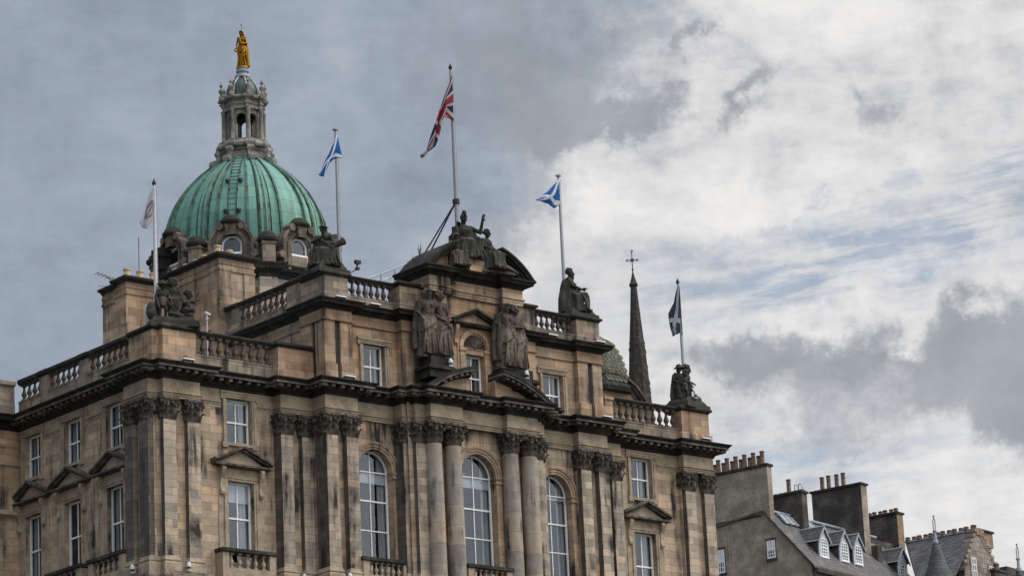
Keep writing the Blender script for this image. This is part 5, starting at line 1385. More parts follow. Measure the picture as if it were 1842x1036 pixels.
pair('brown pair of draped women with a palm branch, left of the shell niche', -2.92, [
    (standing(True, 'bun', 26, .02, ((-.27, -.02, 1.16), (-.24, -.18, 1.02)), ((.28, .0, 1.16), (.20, -.16, 1.20)), ph=.2, cloak=True), -.44, -.04, -6, 2.02),
    (standing(True, 'curly', 34, .0, ((-.26, -.06, 1.14), (-.05, -.22, .98)), ((.27, -.02, 1.14), (.16, -.20, 1.02)), ph=1.1, nf=9), .34, .02, 4, 1.99)], -8, palm)
def cloth(mb):
    mb.tube([(-.75, -.1, 2.6), (-.86, -.15, 1.6), (-.8, -.1, .4)], [.10, .16, .20], 8); mb.tube([(.72, -.05, 2.5), (.82, -.1, 1.6), (.78, -.1, .5)], [.12, .18, .16], 8); mb.box(-.9, -.1, .05, .3, 0, 2.2)
pair('brown pair of cloaked figures with wrapped mantles, right of the shell niche', 2.02, [
    (standing(True, 'bun', 18, .02, ((-.30, .0, 1.18), (-.22, -.10, 1.34)), ((.27, -.02, 1.14), (.14, -.20, .96)), ph=2.2, cloak=True, nf=9), -.36, -.06, 2, 2.0),
    (standing(True, 'short', 6, .0, ((-.26, -.06, 1.16), (-.02, -.20, 1.14)), ((.27, .0, 1.14), (.22, -.12, .94)), ph=.7, bust=False, cloak=True, nf=8, nod=0), .42, .04, 4, 1.97)], 0, cloth)
# -- right attic: seated bearded man
gq = group('statue', 'dark seated bearded statue facing right on the attic pedestal right of the pavilion', (8.22, -.75, 47.04), 0)
plinth(gq, .98, .86, .5)
seated('curly', armL=((-.30, -.06, .78), (.0, -.30, .74)), armR=((.30, -.02, .78), (.08, -.34, .76)), beard=True, ph=1.4, nod=6, wide=1.12, yaw=4, mantle=True).build('seated_figure', 'statue_dark', gq, (-.12, .12, .40), R(48), 1.86)
# -- right wing: two children
gq = group('statue_group', 'carved group of children, one standing and one bending, on the far right pedestal', (16.95, .30, 43.42), 14)
plinth(gq, 1.15, .82, .55)
child('curly', yaw=30, armR=((.20, .02, .70), (.16, -.10, .5)), ph=.4).build('child_figure', 'statue_dark', gq, (.32, .1, .52), R(25), 1.74)
child('curly', yaw=-60, bend=.10, armR=((.20, -.10, .74), (.26, -.18, .62)), ph=.9).build('child_figure', 'statue_dark', gq, (-.42, -.15, .5), R(-10), 1.38)
child('hat', yaw=-70, bend=.06, ph=2.0).build('child_figure', 'statue_dark', gq, (-.18, .35, .6), R(-20), 1.62)
mb = MB(); mb.ell((.62, -.25, .62), .32, .3, .3, 10, 6); mb.ell((-.1, -.4, .55), .5, .25, .2, 10, 6); mb.tube([(-.75, -.1, .6), (-.85, 0, 1.3)], [.16, .08], 8); mb.build('carved_drapery', 'statue_dark', gq, smooth=50)
# -- gilded figure on the lantern
gq = group('gilded_statue', 'golden draped woman standing on the lantern at the very top of the dome', (CX, CY, 65.22), -48)
f = standing(True, 'bun', -12, .0, ((-.28, .03, 1.14), (-.26, -.06, .90)), ((.27, -.04, 1.14), (.10, -.22, 1.10)), ph=.5, cloak=False, nf=10)
fo = f.build('standing_figure', 'gold_leaf', gq, (0, 0, 0), 0, 1.28, voxel=.014, rough=.006); fo.scale = (1.10, 1.10, 1.30)
mb = MB(); mb.tube([(0, .02, 2.2), (0, .02, 2.72)], [.016, .010], 6); mb.ell((0, .02, 2.66), .035, .035, .035, 8, 6); mb.build('rod', 'black_iron', gq)
mb = MB(); mb.tube([(-.34, -.06, 1.24), (-.42, -.14, 1.1), (-.36, -.2, .98), (-.28, -.16, 1.02)], .035, 8); mb.tube([(.16, .06, 1.85), (.27, .08, 1.3), (.30, .06, .6), (.34, .04, .08)], [.07, .10, .11, .12], 8); mb.lathe([(.36, 0), (.34, .06), (.3, .07)], 0, 0, 18); mb.build('wreath', 'gold_leaf', gq, smooth=50)

# ================================================================== flags and poles
def flagpole(label, x, y, z0, z1, r, mat, finial):
    t = thing('flagpole', label, 'flagpole', (x, y, z0), 0, 'flagpoles on the roof')
    mb = MB(); H = z1 - z0; mb.tube([(0, 0, 0), (0, 0, H * .5), (0, 0, H)], [r, r * .92, r * .62], 10); mb.build('pole', mat, t, smooth=50)
    k = MB()
    if finial == 'disc': k.lathe([(.06, H), (.15, H + .03), (.15, H + .10), (.05, H + .13)], 0, 0, 12)
    else: k.lathe([(.04, H), (.09, H + .05), (.11, H + .13), (.07, H + .22), (.01, H + .36)], 0, 0, 10)
    k.build('finial', 'lead_grey' if finial == 'disc' else 'black_iron', t, smooth=50)
    hl = MB(); hl.tube([(r + .03, -.02, 1.0), (r + .02, -.02, H - .1)], .012, 5); hl.build('halyard', 'pole_grey', t)
    return t
flagpole('white flagpole behind the near left corner statue, flying the pale flag', -17.36, .85, 43.3, 50.75, .10, 'pole_paint', 'spike')
flagpole('grey flagpole beside the green dome flying the folded blue and white flag', -7.25, -.6, 47.0, 54.98, .085, 'pole_grey', 'disc')
flagpole('grey flagpole left of the seated bearded statue with a small blue flag', 7.66, -.6, 45.7, 55.06, .085, 'pole_grey', 'disc')
flagpole('thin flagpole above the far right children group with the dark flag', 17.35, .85, 43.3, 50.85, .075, 'pole_grey', 'spike')
mp = flagpole('tallest central flagpole with slanting stays behind the helmeted statue', 0.0, -1.2, 47.5, 59.5, .115, 'pole_grey', 'spike')
for nm, (ex, ey) in (('stay', (-1.75, .9)), ('stay', (-1.25, 1.2)), ('stay', (1.0, 1.4))):
    mb = MB(); mb.tube([(0, 0, 4.75), (ex, ey, 1.6)], .045, 6); mb.build('stay', 'black_iron', mp)
mb = MB(); mb.lathe([(.14, 4.6), (.19, 4.62), (.19, 4.85), (.14, 4.88)], 0, 0, 12); mb.build('collar', 'black_iron', mp)
def polyat(pts, t):
    L_ = [0]
    for a_, b_ in zip(pts, pts[1:]): L_.append(L_[-1] + math.dist(a_, b_))
    t *= L_[-1]
    for i in range(len(pts) - 1):
        if t <= L_[i + 1] or i == len(pts) - 2:
            u = (t - L_[i]) / (L_[i + 1] - L_[i]); return (pts[i][0] + (pts[i + 1][0] - pts[i][0]) * u, pts[i][1] + (pts[i + 1][1] - pts[i][1]) * u)
def flag(label, mat, Y, top, bot, amp=.16, nf=3.0, swing=-.05, ph=0.0):
    """cloth hanging from its hoist: top and bottom edges in (x, z), rippled in depth"""
    x0, z0 = top[0]; nu, nv = 36, 16; vs = []; uv = []
    for i in range(nu + 1):
        u = i / nu; a_ = polyat(top, u); b_ = polyat(bot, u)
        for j in range(nv + 1):
            v = j / nv; x = b_[0] + (a_[0] - b_[0]) * v; z = b_[1] + (a_[1] - b_[1]) * v
            yy = amp * math.sin(nf * PI * (u * .7 + v * .9) + ph) * min(1, u * 3 + .12) - swing * u * u
            x += .05 * math.sin(5 * u + 4 * v + ph) * u; z += .04 * math.sin(9 * u + 3 * v + ph) * u
            vs.append((x - x0, yy, z - z0)); uv.append((u, v))
    mb = MB(); W_ = nv + 1
    mb.add(vs, [(i * W_ + j, (i + 1) * W_ + j, (i + 1) * W_ + j + 1, i * W_ + j + 1) for i in range(nu) for j in range(nv)])
    o = mb.build('flag', mat, None, smooth=80, loc=(x0, Y, z0))
    l = o.data.uv_layers.new(name='UVMap')
    for lp in o.data.loops: l.data[lp.index].uv = uv[lp.vertex_index]
    sd_ = o.modifiers.new('hem', 'SOLIDIFY'); sd_.thickness = .012
    return tag(o, label, 'flag', 'flags on the roof poles')
flag('limp white flag with a dark emblem on the near left pole', 'flag_white', .85 - .10, [(-17.40, 50.79), (-17.93, 49.57), (-18.36, 48.71)], [(-17.40, 49.75), (-17.44, 49.65), (-17.52, 49.03), (-17.86, 48.40)], .08, 2.2)
flag('long folded blue flag with a white diagonal cross beside the green dome', 'flag_saltire', -.6 - .12, [(-7.26, 54.78), (-7.73, 53.65), (-8.47, 52.49)], [(-6.92, 53.54), (-7.3, 53.5), (-7.75, 53.19), (-8.1, 52.31)], .08, 1.8)
flag('large red, white and navy union flag hanging from the tallest pole', 'flag_union', -1.2 - .13, [(0.0, 59.16), (-.98, 57.16), (-1.41, 55.95), (-1.84, 54.75), (-2.29, 54.39)], [(-.03, 56.63), (-.61, 56.76), (-1.12, 55.63), (-1.44, 54.91), (-2.15, 54.2)], .16, 3.0)
flag('small fluttering blue flag with a white diagonal cross near the seated bearded statue', 'flag_saltire', -.6 - .1, [(7.62, 54.94), (6.85, 54.09), (5.96, 53.54)], [(7.60, 53.5), (7.22, 53.19), (6.8, 53.43), (5.95, 53.40)], .08, 1.8)
flag('dark navy and white drooping flag on the far right pole', 'flag_navy', .85 - .1, [(17.34, 51.01), (16.95, 49.75), (16.30, 48.95), (16.32, 48.46), (16.68, 47.86)], [(17.40, 47.86), (17.29, 48.07), (17.1, 48.0), (16.95, 47.85), (16.80, 47.78)], .10, 2.4)

# ================================================================== lamps, cameras, railings, aerials
flood = None
def floodlight(label, x, y, z, rot=0.0):
    t = thing('floodlight', label, 'floodlight', (x, y, z), R(rot), 'flat floodlights on the cornices')
    mb = MB(); mb.hexa([(-.32, -.14, .03), (.32, -.14, .03), (.32, .12, .0), (-.32, .12, .0)], [(-.31, -.13, .09), (.31, -.13, .09), (.31, .12, .07), (-.31, .12, .07)]); mb.build('lamp_body', 'lamp_white', t)
    mb = MB(); mb.box(-.30, -.26, -.05, .05, -.12, .05); mb.box(.26, .30, -.05, .05, -.12, .05); mb.build('bracket', 'black_iron', t)
for lb_, x, y, z in (('flat white floodlight on the attic cornice under the capped statue', -8.35, -2.0, 45.64), ('flat white floodlight on the attic cornice below the left balusters', -6.05, -1.78, 45.64),
                  ('flat white floodlight on the main cornice at the near left corner', -16.86, -1.05, 41.53), ('flat white floodlight on the main cornice below the left attic pier', -8.14, -2.25, 41.53),
                  ('flat white floodlight on the attic cornice below the right balusters', 5.62, -1.78, 45.64), ('flat white floodlight on the attic cornice under the bearded statue', 8.73, -2.0, 45.64),
                  ('flat white floodlight on the main cornice below the right attic pier', 8.75, -2.2, 41.53), ('flat white floodlight on the main cornice under the far right children', 16.95, -1.0, 41.55)):
    floodlight(lb_, x, y, z)
def spotlight(label, x, y, z, rot=0.0):
    t = thing('spotlight', label, 'spotlight', (x, y, z), R(rot), 'small round spotlights')
    mb = MB(); mb.tube([(0, -.02, .19), (0, -.02, .34), (0, .0, .42)], [.11, .11, .06], 12); mb.build('lamp_body', 'lamp_white', t, smooth=50)
    mb = MB(); mb.tube([(0, -.02, .15), (0, -.02, .192)], .095, 12); mb.build('lens', 'lamp_black', t)
    mb = MB(); mb.tube([(.17, 0, .28), (.19, 0, .02), (.0, 0, .02)], .025, 6); mb.lathe([(.10, 0), (.10, .05)], 0, 0, 10); mb.build('bracket', 'lamp_white', t)
for lb_, x, y, z in (('white spotlight beside the left pair of draped women', -2.42, -3.15, 42.62), ('white spotlight beside the right pair of cloaked figures', 2.60, -3.1, 42.66),
                  ('white spotlight on the ledge at the foot of the corner pilasters, street side', -16.75, -.62, 31.42), ('white spotlight on the ledge left of the narrow recess pilaster', -10.1, -.72, 31.42), ('white spotlight on the ledge beside the left balcony', -8.2, -1.85, 31.42),
                  ('white spotlight on the pedestal at the feet of the bearded statue', 8.30, -1.5, 47.55), ('white spotlight at the feet of the far right children', 16.95, -.40, 43.98)):
    spotlight(lb_, x, y, z)
spotlight('white spotlight on the side ledge between the blackened corner pilasters', -18.78, 1.05, 31.42, -90)
spotlight('white spotlight on the side ledge left of the corner pilasters', -18.45, 2.5, 31.30, -90)
t = thing('security_camera', 'dark security camera on a boom behind the capped statue', 'camera', (-7.5, -1.4, 47.1))
mb = MB(); mb.tube([(0, 0, 0), (.75, 0, .42)], .03, 6); mb.build('boom', 'black_iron', t); mb = MB(); mb.box(.66, .84, -.09, .09, .38, .5); mb.tube([(.74, 0, .5), (.74, 0, .72)], .05, 8); mb.box(.62, .94, -.09, .09, .70, .88); mb.build('camera_body', 'black_iron', t)
t = thing('security_camera', 'white security camera on the roof behind the left balustrade', 'camera', (-12.9, 3.0, 44.95))
mb = MB(); mb.tube([(0, 0, -2.8), (0, 0, .45)], .03, 8); mb.build('post', 'lamp_white', t); mb = MB(); mb.lathe([(.02, .12), (.08, .15), (.08, .22), (.02, .25)], 0, 0, 10); mb.hexa([(-.12, -.06, .46), (.18, -.06, .38), (.18, .06, .38), (-.12, .06, .46)], [(-.12, -.06, .56), (.18, -.06, .48), (.18, .06, .48), (-.12, .06, .56)]); mb.build('camera_body', 'lamp_white', t)
t = thing('roof_railing', 'thin metal handrail sloping up to the back of the central pediment', 'railing', (-5.0, .1, 46.25))
mb = MB()
pts = [(0, 0), (.9, .4), (1.8, .82), (2.6, 1.2)]
for dz_ in (1.0, 1.4): mb.tube([(x, 0, dz_ + z) for x, z in pts], .034, 6)
mb.tube([(-.0, .9, 1.35), (2.2, .9, 2.0)], .034, 6)
for x, z in pts: mb.tube([(x, 0, z), (x, 0, z + 1.42)], .034, 6)
mb.build('rails', 'grey_metal', t)
t = thing('box_frame', 'white metal box frame fixed beside the near left flagpole', 'frame', (-17.72, 1.0, 43.38))
mb = MB()
for x in (-.16, .16):
    mb.box(x - .035, x + .035, -.035, .035, .08, 1.25)
mb.box(-.16, .16, -.03, .03, 1.18, 1.25); mb.box(-.16, .16, -.03, .03, .08, .15); mb.box(-.2, .2, -.12, .12, 0, .08); mb.build('frame', 'lamp_white', t)
t = thing('aerial', 'thin television aerial on the left chimney stack', 'aerial', (-13.2, 11.0, 49.0))
mb = MB(); mb.tube([(0, 0, 0), (-.5, 0, .28)], .02, 5); mb.tube([(-1.0, 0, .35), (.1, 0, .15)], .018, 5)
for k in range(5): mb.tube([(-1.0 + .22 * k, -.25, .34 - .04 * k), (-1.0 + .22 * k, .25, .34 - .04 * k)], .014, 5)
mb.tube([(-.9, 0, -.35), (-.2, 0, -.25)], .016, 5); mb.build('rods', 'black_iron', t)
t = thing('lightning_rod', 'thin upright rod behind the pots of the left chimney', 'rod', (-11.6, 11.0, 49.1))
mb = MB(); mb.tube([(0, 0, 0), (0, 0, 2.6)], .02, 5); mb.build('rod', 'black_iron', t)
def weed(label, x, y, z, h):
    mb = MB()
    for k in range(7):
        a_ = k * 2.4; hh = h * (.5 + .5 * rnd.random()); mb.tube([(0, 0, 0), (.05 * math.cos(a_), .05 * math.sin(a_), hh * .6), (.1 * math.cos(a_), .1 * math.sin(a_), hh)], [.012, .012, .006], 4)
        for j in range(4):
            c = Vector((.08 * math.cos(a_), .08 * math.sin(a_), hh * (.45 + .16 * j))); mb.add([c, c + V3(.06, .0, .02), c + V3(.05, .05, .05), c + V3(0, .03, .03)], [(0, 1, 2, 3)])
    tag(mb.build('weed', 'weed_green', None, loc=(x, y, z)), label, 'plant', 'weeds rooted in the stonework')
weed('tall thin weed growing on the curved pediment roof by the stays', -2.55, -1.2, 48.85, .85); weed('low tuft of weed on the left slope of the curved pediment', -3.1, -1.4, 48.45, .4); weed('tiny weed on the right slope of the curved pediment', 2.75, -2.6, 48.9, .3)

# ================================================================== church spire far behind
t = thing('church_spire', 'tall dark stone spire with a cross rising behind the bank on the right', 'spire', (89.0, 82.6, 0))
sprof = [(2.2, 40), (1.42, 66), (1.06, 71.6), (.80, 75.5), (.52, 78.7), (.28, 81.9)]
mb = MB(); mb.lathe(sprof, 0, 0, 8, a0=R(22.5))
rg = random.Random(3); mb.mi = 1
for k in range(110):                                                # pale broken patches of carved banding
    zz = rg.choice([rg.uniform(71.5, 74.6), rg.uniform(74.8, 76.8)]); f_ = rg.randrange(8)
    rr = .80 + (1.06 - .80) * (75.5 - zz) / 3.9 if zz < 75.5 else .80 - .28 * (zz - 75.5) / 3.2
    a_ = R(45 * f_ + 45) + R(rg.uniform(-13, 13)); c = Vector((rr * .885 * math.cos(a_), rr * .885 * math.sin(a_), zz)); s_ = rg.uniform(.035, .085)
    mb.box(c.x - s_, c.x + s_, c.y - s_, c.y + s_, c.z - s_, c.z + s_ * 1.3)
mb.build('spire', ['spire_stone', 'harling_dark'], t)
mb = MB(); mb.lathe([(.34, 81.7), (.40, 81.8), (.38, 82.0), (.30, 82.1), (.16, 82.6), (.05, 83.1)], 0, 0, 8); mb.build('cap', 'spire_stone', t)
mb = MB(); mb.xf = Matrix.Rotation(R(-42), 4, 'Z')
mb.tube([(0, 0, 83.0), (0, 0, 85.0)], .05, 6); mb.tube([(-.42, 0, 84.2), (.42, 0, 84.2)], .045, 6)
for p in ((-.45, 0, 84.2), (.45, 0, 84.2), (0, 0, 85.05)):
    for q in ((.09, 0, 0), (-.09, 0, 0), (0, 0, .09), (0, 0, -.09)): mb.ell(Vector(p) + Vector(q), .06, .04, .06, 8, 6)
for q in ((.17, 0, .17), (-.17, 0, .17), (.17, 0, -.17), (-.17, 0, -.17)): mb.tube([Vector((0, 0, 84.2)) + Vector(q), (0, 0, 84.2)], .04, 6)
mb.ell((0, 0, 83.3), .10, .10, .12, 8, 6); mb.build('cross', 'black_iron', t)

# ================================================================== tenement and old houses to the right
TA = 13.0
TEN = (40.28, 18.44, 0)
def frame(name, label, cat='house', off=(0, 0)):
    c, s_ = math.cos(R(TA)), math.sin(R(TA))
    return thing(name, label, cat, (TEN[0] + off[0] * c - off[1] * s_, TEN[1] + off[0] * s_ + off[1] * c, 0), R(TA))
th = frame('tenement_house', 'grey harled tenement with slate roof, dormers and big chimney stacks')
RZ, EZ, EV, LEN = 43.62, 39.66, -3.33, 13.5
mb = MB()
mb.extr([(0, -3.2, 0), (0, -3.2, 39.7), (0, 0, 43.5), (0, 3.9, 43.5), (0, 3.9, 0)][::-1], (.25, 0, 0))
mb.box(.25, LEN, -3.2, -3.0, 0, 39.6); mb.box(.25, LEN, 3.7, 3.9, 0, 43.3); mb.box(LEN - .2, LEN, -3.2, 3.7, 0, 39.6)
mb.build('wall', 'harling', th)
mb = MB(); mb.box(-.03, .3, .15, 3.95, 43.45, 46.55); mb.box(-.02, .55, .14, .16, 43.2, 46.5); st = mb.build('chimney', 'harling', th)
mb = MB(); mb.box(-.015, .5, -.38, .14, 43.2, 46.58); mb.build('chimney_return', 'harling', st)
mb = MB(); mb.box(-.12, .62, -.46, 4.0, 46.58, 46.74); mb.build('coping', 'coping_dark', st)
def pots(parent, u, v0, v1, n, z, mat='pot_clay', hs=(.75, .95), r_=.15):
    for k in range(n):
        h = hs[k % 2] if isinstance(hs, tuple) else hs
        p = MB(); p.lathe([(r_ * 1.1, 0), (r_ * 1.15, .08), (r_, .12), (r_ * .88, h - .12), (r_ * 1.08, h - .1), (r_ * 1.08, h - .02), (r_ * .8, h), (r_ * .75, h - .2)], seg=12)
        p.build('chimney_pot', mat, parent, smooth=40, loc=(u + .10 * (k % 2), v0 + (v1 - v0) * k / max(1, n - 1), z))
pots(st, .2, .05, 3.75, 12, 46.72, hs=(.92, .68))
mb = MB()
mb.extr([(-.12, .1, RZ + .02), (-.12, EV - .15, EZ - .16), (-.12, EV - .15, EZ - .02), (-.12, .1, RZ + .16)], (LEN + .1, 0, 0))
mb.extr([(-.1, .1, RZ), (-.1, 3.9, 43.2), (-.1, 3.9, 43.35), (-.1, .1, RZ + .14)][::-1], (LEN, 0, 0))
rf = mb.build('roof', 'roof_slate', th)
mb = MB(); mb.tube([(.2, .0, RZ + .18), (LEN, .0, RZ + .18)], .10, 8); mb.build('ridge', 'lead_grey', rf)
mb = MB(); mb.box(0, LEN, -3.6, -3.15, 39.25, 39.5); mb.box(0, LEN, -3.45, -3.2, 38.9, 39.25); mb.build('eaves_cornice', 'harling_dark', th)
sl_ = (RZ - EZ) / (0 - EV)
def roof_z(v): return RZ + .16 + sl_ * v
# skylight strips
mb = MB()
for k in range(6):
    u = 1.3 + k * .62
    q = [(u, -.15, 0), (u + .46, -.15, 0), (u + .46, -.72, 0), (u, -.72, 0)]
    q = [(a_, b_, roof_z(b_) + .05) for a_, b_, _ in q]; mb.extr(q[::-1], (0, -.03, .03))
sk = mb.build('skylight', 'skylight_glass', rf)
mb = MB()
for k in range(7):
    u = 1.22 + k * .62; mb.extr([(u - .05, -.1, roof_z(-.1) + .02), (u + .05, -.1, roof_z(-.1) + .02), (u + .05, -.78, roof_z(-.78) + .02), (u - .05, -.78, roof_z(-.78) + .02)][::-1], (0, -.07, .09))
mb.build('glazing_bar', 'lead_grey', rf)
def dormer(u, zt=42.55, v=-2.65, parent=None):
    """small gabled dormer; u centre, zt apex height, v front plane"""
    p = parent or th; hw = .56; ze = zt - .82; zs = zt - 2.0
    mb = MB(); mb.extr([(u - hw, v, zs - .1), (u + hw, v, zs - .1), (u + hw, v, ze), (u, v, zt - .12), (u - hw, v, ze)][::-1], (0, .1, 0))
    o = mb.build('dormer', 'dormer_paint', p)
    ck = MB(); vb = (ze - RZ - .1) / sl_
    for s_ in (-1, 1):
        x = u + s_ * (hw - .03)
        ck.extr([(x, v + .1, zs - .1), (x, v + .1, ze), (x, vb, ze)], (.03, 0, 0))
    ck.build('cheek', 'harling_dark', o)
    rr = MB(); vr = (zt - RZ - .1) / sl_ + .2
    for s_ in (-1, 1):
        rr.extr([(u, v - .12, zt), (u + s_ * (hw + .16), v - .12, ze - .12), (u + s_ * (hw + .16), vb + .1, ze - .12), (u, vr, zt)], (0, 0, .06))
    rr.build('dormer_roof', 'roof_slate', o)
    fl = MB(); fl.tube([(u, v - .13, zt + .07), (u, vr, zt + .07)], .07, 6)
    for s_ in (-1, 1):
        fl.extr([(u, v - .15, zt + .08), (u + s_ * (hw + .2), v - .15, ze - .12), (u + s_ * (hw + .2), v - .15, ze - .26), (u, v - .15, zt - .08)], (0, .07, 0))
        fl.tube([(u + s_ * (hw + .14), v - .1, ze - .1), (u + s_ * (hw + .14), vb + .1, ze - .08)], .05, 6) if s_ < 0 else None
    fl.build('flashing', 'lead_grey', o)
    wn = MB(); a_, z0, z1 = .36, zs + .1, ze + .12
    wn.box(u - a_, u + a_, v - .02, v - .005, z0, z0 + .07); wn.box(u - a_, u + a_, v - .02, v - .005, z1 - .06, z1)
    for k in range(4): x = u - a_ + (2 * a_) * k / 3; wn.box(x - .028, x + .028, v - .025, v - .006, z0, z1)
    for k in range(1, 6): z = z0 + (z1 - z0) * k / 6; wn.box(u - a_, u + a_, v - .024, v - .007, z - (.035 if k == 3 else .02), z + (.035 if k == 3 else .02))
    wn.box(u - a_ - .08, u + a_ + .08, v - .08, v, z0 - .08, z0)
    w_ = wn.build('window', 'white_paint', o)
    pn = MB(); pn.box(u - a_, u + a_, v - .004, v - .001, z0, z1); pn.build('pane', 'dark_pane', o)
simple('dark_pane', (.10, .115, .13), .12, var=.3, scale=1.5, spec=1.0)
for u, zt in ((2.5, 42.55), (4.95, 42.6), (6.65, 42.62), (12.2, 42.45)): dormer(u, zt)
def wall_window(p, u0, v0, v1, z0, z1):
    """small sash in the gable"""
    mb = MB(); mb.box(u0 - .05, u0, v0 - .12, v1 + .12, z0 - .18, z0 - .02); mb.box(u0 - .03, u0, v0 - .1, v1 + .1, z1 + .02, z1 + .16)
    for a_, b_ in ((v0 - .06, v0), (v1, v1 + .06)): mb.box(u0 - .02, u0, a_, b_, z0, z1)
    o = mb.build('window', 'harling_dark', p)
    f = MB(); n = 3
    for a_ in (v0, v1 - .07): f.box(u0 - .035, u0 - .012, a_, a_ + .07, z0, z1)
    f.box(u0 - .034, u0 - .011, v0, v1, z1 - .06, z1); f.box(u0 - .034, u0 - .011, v0, v1, z0, z0 + .09); f.box(u0 - .038, u0 - .01, v0, v1, (z0 + z1) / 2 - .04, (z0 + z1) / 2 + .03)
    for k in (1, 2): v_ = v0 + (v1 - v0) * k / 3; f.box(u0 - .03, u0 - .01, v_ - .02, v_ + .02, z0, z1)
    for zz in (z0 + (z1 - z0) * .25, z0 + (z1 - z0) * .75): f.box(u0 - .03, u0 - .01, v0, v1, zz - .02, zz + .02)
    f.build('frame', 'white_paint', o)
    b = MB(); b.box(u0 - .018, u0 - .008, v0 + .02, v1 - .02, (z0 + z1) / 2 - .1, z1); b.build('blind', 'blind_white', o)
    b = MB(); b.box(u0 - .016, u0 - .008, v0 + .02, v1 - .02, z0, (z0 + z1) / 2 - .1); b.build('pane', 'dark_pane', o)
wall_window(th, 0, 3.25, 3.8, 40.25, 41.75); wall_window(th, 0, -.60, .02, 40.62, 41.75)
mb = MB(); mb.tube([(-.06, .18, 30), (-.06, .18, 43.4)], .035, 6); mb.tube([(-.06, 2.85, 30), (-.06, 2.85, 43.1)], .04, 6); mb.build('waste_pipe', 'harling', th, smooth=50)
mb = MB(); mb.box(-.05, .02, .2, 3.9, 43.40, 43.50); mb.build('ledge', 'coping_dark', th)
def stack(u0, u1, v0, v1, z0, z1, npots, ph, mat='harling_dark', label=None, potmat='pot_clay', front='harling', pv=None, moss=False):
    mb = MB(); mb.box(u0, u1, v0, v1, z0, z1 - .14); o = mb.build('chimney', mat, th)
    mb = MB(); mb.box(u0 + .01, u1 - .01, v0 - .012, v0, z0, z1 - .14); mb.build('chimney_return', front, o)
    mb = MB(); mb.box(u0 - .1, u1 + .1, v0 - .1, v1 + .1, z1 - .14, z1); mb.build('coping', 'coping_dark', o)
    a_, b_ = pv or (v0 + .2, v1 - .2); pots(o, (u0 + u1) / 2, a_, b_, npots, z1, potmat, ph)
    return o
s2 = stack(2.9, 3.55, -1.0, 1.3, 42.4, 45.3, 1, .95, pv=(.1, .1), front='harling_dark')
mb = MB(); mb.mi = 0
for k in range(6): mb.ell((3.2, -.85 + .38 * k, 45.32), .30, .25, .12, 10, 6)
mb.build('moss', 'weed_green', s2)
for v_ in (-.75, -.45):
    mb = MB(); mb.tube([(3.2, v_ - .14, 45.25), (3.2, v_ - .16, 45.6), (3.2, v_ - .06, 45.8), (3.2, v_ + .06, 45.8), (3.2, v_ + .12, 45.6), (3.2, v_ + .12, 45.3)], .035, 6); mb.build('flue_hoop', 'grey_metal', s2)
s3 = stack(9.6, 10.35, -1.45, 2.35, 42.0, 46.75, 4, (.95, .95), pv=(.05, 1.75))
s4 = stack(15.2, 16.0, -.75, 1.75, 41.8, 45.7, 6, .32, pv=(-.5, 1.6), front='chimney_buff')
mb = MB(); mb.box(10.4, 11.0, -1.9, -1.3, 40.5, 42.6); mb.box(10.2, 15.3, -.4, .2, 42.6, 43.5); mb.build('chimney_base', 'harling_dark', th)
# -- second roof running across
h2 = frame('slate_roofed_house', 'low house with dark slate roof and ridge of small pots behind the turret', 'house')
mb = MB(); Z0 = 39.0
# ridge runs from the far back down to the crow-stepped gable
mb.extr([(12.75, -8.0, 42.85), (12.75, -2.7, 42.85), (9.3, -5.3, 39.25), (9.3, -8.0, 39.25)][::-1], (0, 0, .12))
mb.extr([(12.75, -8.0, 42.85), (12.75, -2.7, 42.85), (16.2, -5.3, 39.25), (16.2, -8.0, 39.25)], (0, 0, .12))
rf2 = mb.build('roof', 'roof_slate', h2)
mb = MB(); mb.box(9.7, 15.9, -7.6, -5.4, 0, 39.3); mb.box(12.0, 15.0, -5.4, -3.6, 0, 41.0); mb.build('wall', 'rubble', h2)
mb = MB(); mb.box(12.6, 12.9, -7.8, -2.7, 42.88, 43.0); mb.build('ridge', 'lead_grey', rf2)
pots(rf2, 12.7, -7.3, -2.9, 11, 42.98, 'pot_clay', .26, .16)
mb = MB(); mb.tube([(12.75, -2.7, 42.98), (9.3, -5.3, 39.38)], .04, 6); mb.build('valley', 'coping_dark', rf2)
# -- crow-stepped gable
h3 = frame('crow_stepped_house', 'rubble stone house with crow-stepped gable and chimney at the right', 'house')
uc, vv = 13.05, -8.0
mb = MB(); n = 7
for k in range(n):
    hw = 2.3 - .29 * k; z0 = 40.3 + .38 * k
    mb.box(uc - hw, uc + hw, vv, vv + .5, z0 if k else 0, z0 + .38)
g3 = mb.build('wall', 'rubble', h3)
for s_ in (-1, 1):
    mb = MB()
    for k in range(n):
        hw = 2.3 - .29 * k; z0 = 40.68 + .38 * k
        x0, x1 = sorted((uc + s_ * (hw - .32), uc + s_ * (hw + .03))); mb.box(x0, x1, vv - .04, vv + .54, z0 - .16, z0 + .04)
    mb.build('crow_step', 'harling', h3)
mb = MB(); mb.box(uc + .1, uc + 2.0, vv + .1, vv + .9, 42.0, 42.98); mb.box(uc - .35, uc + .35, vv - .05, vv + .8, 42.6, 43.05)
c_ = mb.build('chimney', 'chimney_buff', h3)
mb = MB(); mb.box(uc + .0, uc + 2.1, vv, vv + 1.0, 42.98, 43.1); mb.build('coping', 'coping_dark', c_)
mb = MB(); mb.lathe([(.2, 43.05), (.2, 43.3), (.16, 43.32)], uc - .1, vv + .3, 10); mb.build('chimney_pot', 'pot_clay', c_)
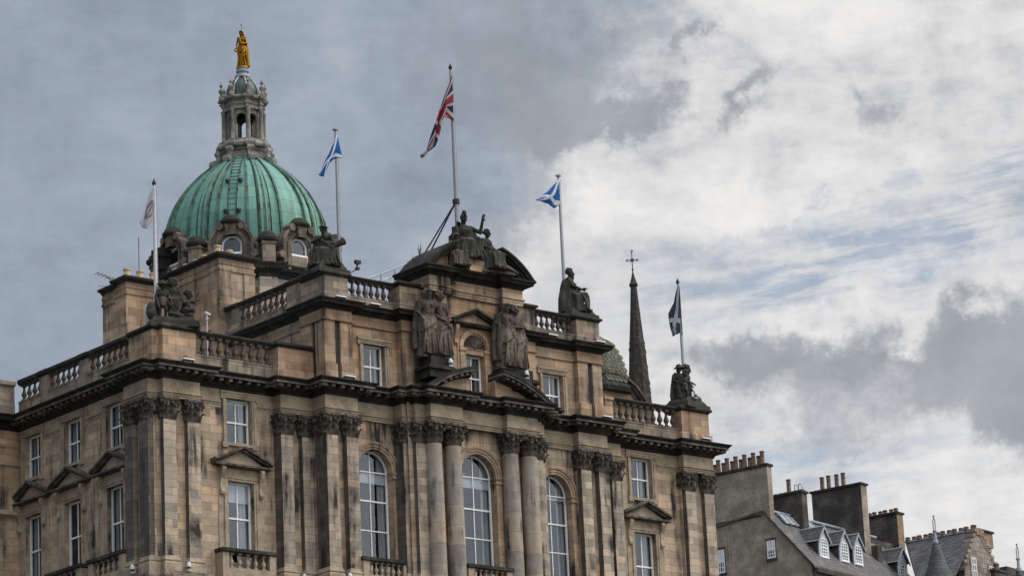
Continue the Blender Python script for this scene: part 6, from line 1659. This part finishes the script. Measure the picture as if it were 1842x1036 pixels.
for u, z in ((uc - 1.1, 39.6), (uc + 1.2, 39.35)):
    mb = MB(); mb.box(u - .42, u + .42, vv - .05, vv, z, z + 1.5); o = mb.build('window', 'harling', h3)
    mb = MB(); mb.box(u - .28, u + .28, vv - .06, vv - .05, z + .1, z + 1.35); mb.build('pane', 'dark_pane', o)
    mb = MB()
    for k in (0, 1, 2): mb.box(u - .28 + .28 * k - .025, u - .28 + .28 * k + .025, vv - .075, vv - .06, z + .1, z + 1.35)
    for k in range(4): mb.box(u - .28, u + .28, vv - .074, vv - .061, z + .1 + .4 * k, z + .15 + .4 * k)
    mb.build('frame', 'white_paint', o)
mb = MB(); mb.extr([(10.2, vv - .3, 39.9), (uc - 2.3, vv - .3, 40.4), (uc - 2.3, vv + .2, 40.4), (10.2, vv + .2, 39.9)], (0, 0, .1)); mb.build('eave', 'roof_slate', h3)
# -- conical turrets
def turret(label, u, v, zt, zb, rb, fin, off=0):
    t_ = frame('conical_turret', label, 'turret', (u, v))
    mb = MB(); mb.lathe([(rb, zb), (rb * .56, zb + (zt - zb) * .42), (.12, zt)], 0, 0, 20); mb.build('cone_roof', 'turret_slate', t_, smooth=30)
    mb = MB(); mb.lathe([(rb * .88, 0), (rb * .88, zb)], 0, 0, 20); mb.build('wall', 'rubble', t_, smooth=30)
    mb = MB(); mb.lathe([(.19, zt - .30), (.17, zt - .05), (.11, zt), (.09, zt + .45), (.14, zt + .5), (.14, zt + .58), (.04, zt + .62)], 0, 0, 12); mb.build('finial_base', 'lead_grey', t_, smooth=40)
    mb = MB(); z0 = zt + .6; mb.tube([(-.10, 0, z0), (-.13, 0, z0 + .12), (-.13, 0, z0 + .62), (0, 0, z0 + .78), (.13, 0, z0 + .62), (.13, 0, z0 + .12), (.10, 0, z0)], .04, 6); mb.ell((0, 0, z0 + .9), .07, .07, .09, 8, 6); mb.build('finial', 'lead_grey', t_)
turret('slate witch-hat turret with a ring finial before the slate-roofed house', 5.5, -9.0, 41.15, 38.2, 1.12, 1)
turret('smaller slate turret with a ring finial at the far right edge', 16.2, -9.0, 40.75, 37.8, 1.0, 1)
t5 = frame('far_right_house', 'dark house with two chimneys at the right edge', 'house')
mb = MB(); mb.box(15.2, 21, -8.0, -4, 0, 39.9); mb.box(14.0, 15.6, -8.4, -7.4, 0, 40.35); mb.build('wall', 'harling_dark', t5)
mb = MB(); mb.box(13.9, 15.7, -8.5, -7.3, 40.35, 40.47); mb.box(16.4, 20, -8.0, -6.5, 39.9, 41.0); mb.build('chimney', 'harling_dark', t5)
pots(t5, 14.7, -8.2, -7.6, 2, 40.47, 'pot_clay', .45, .17)
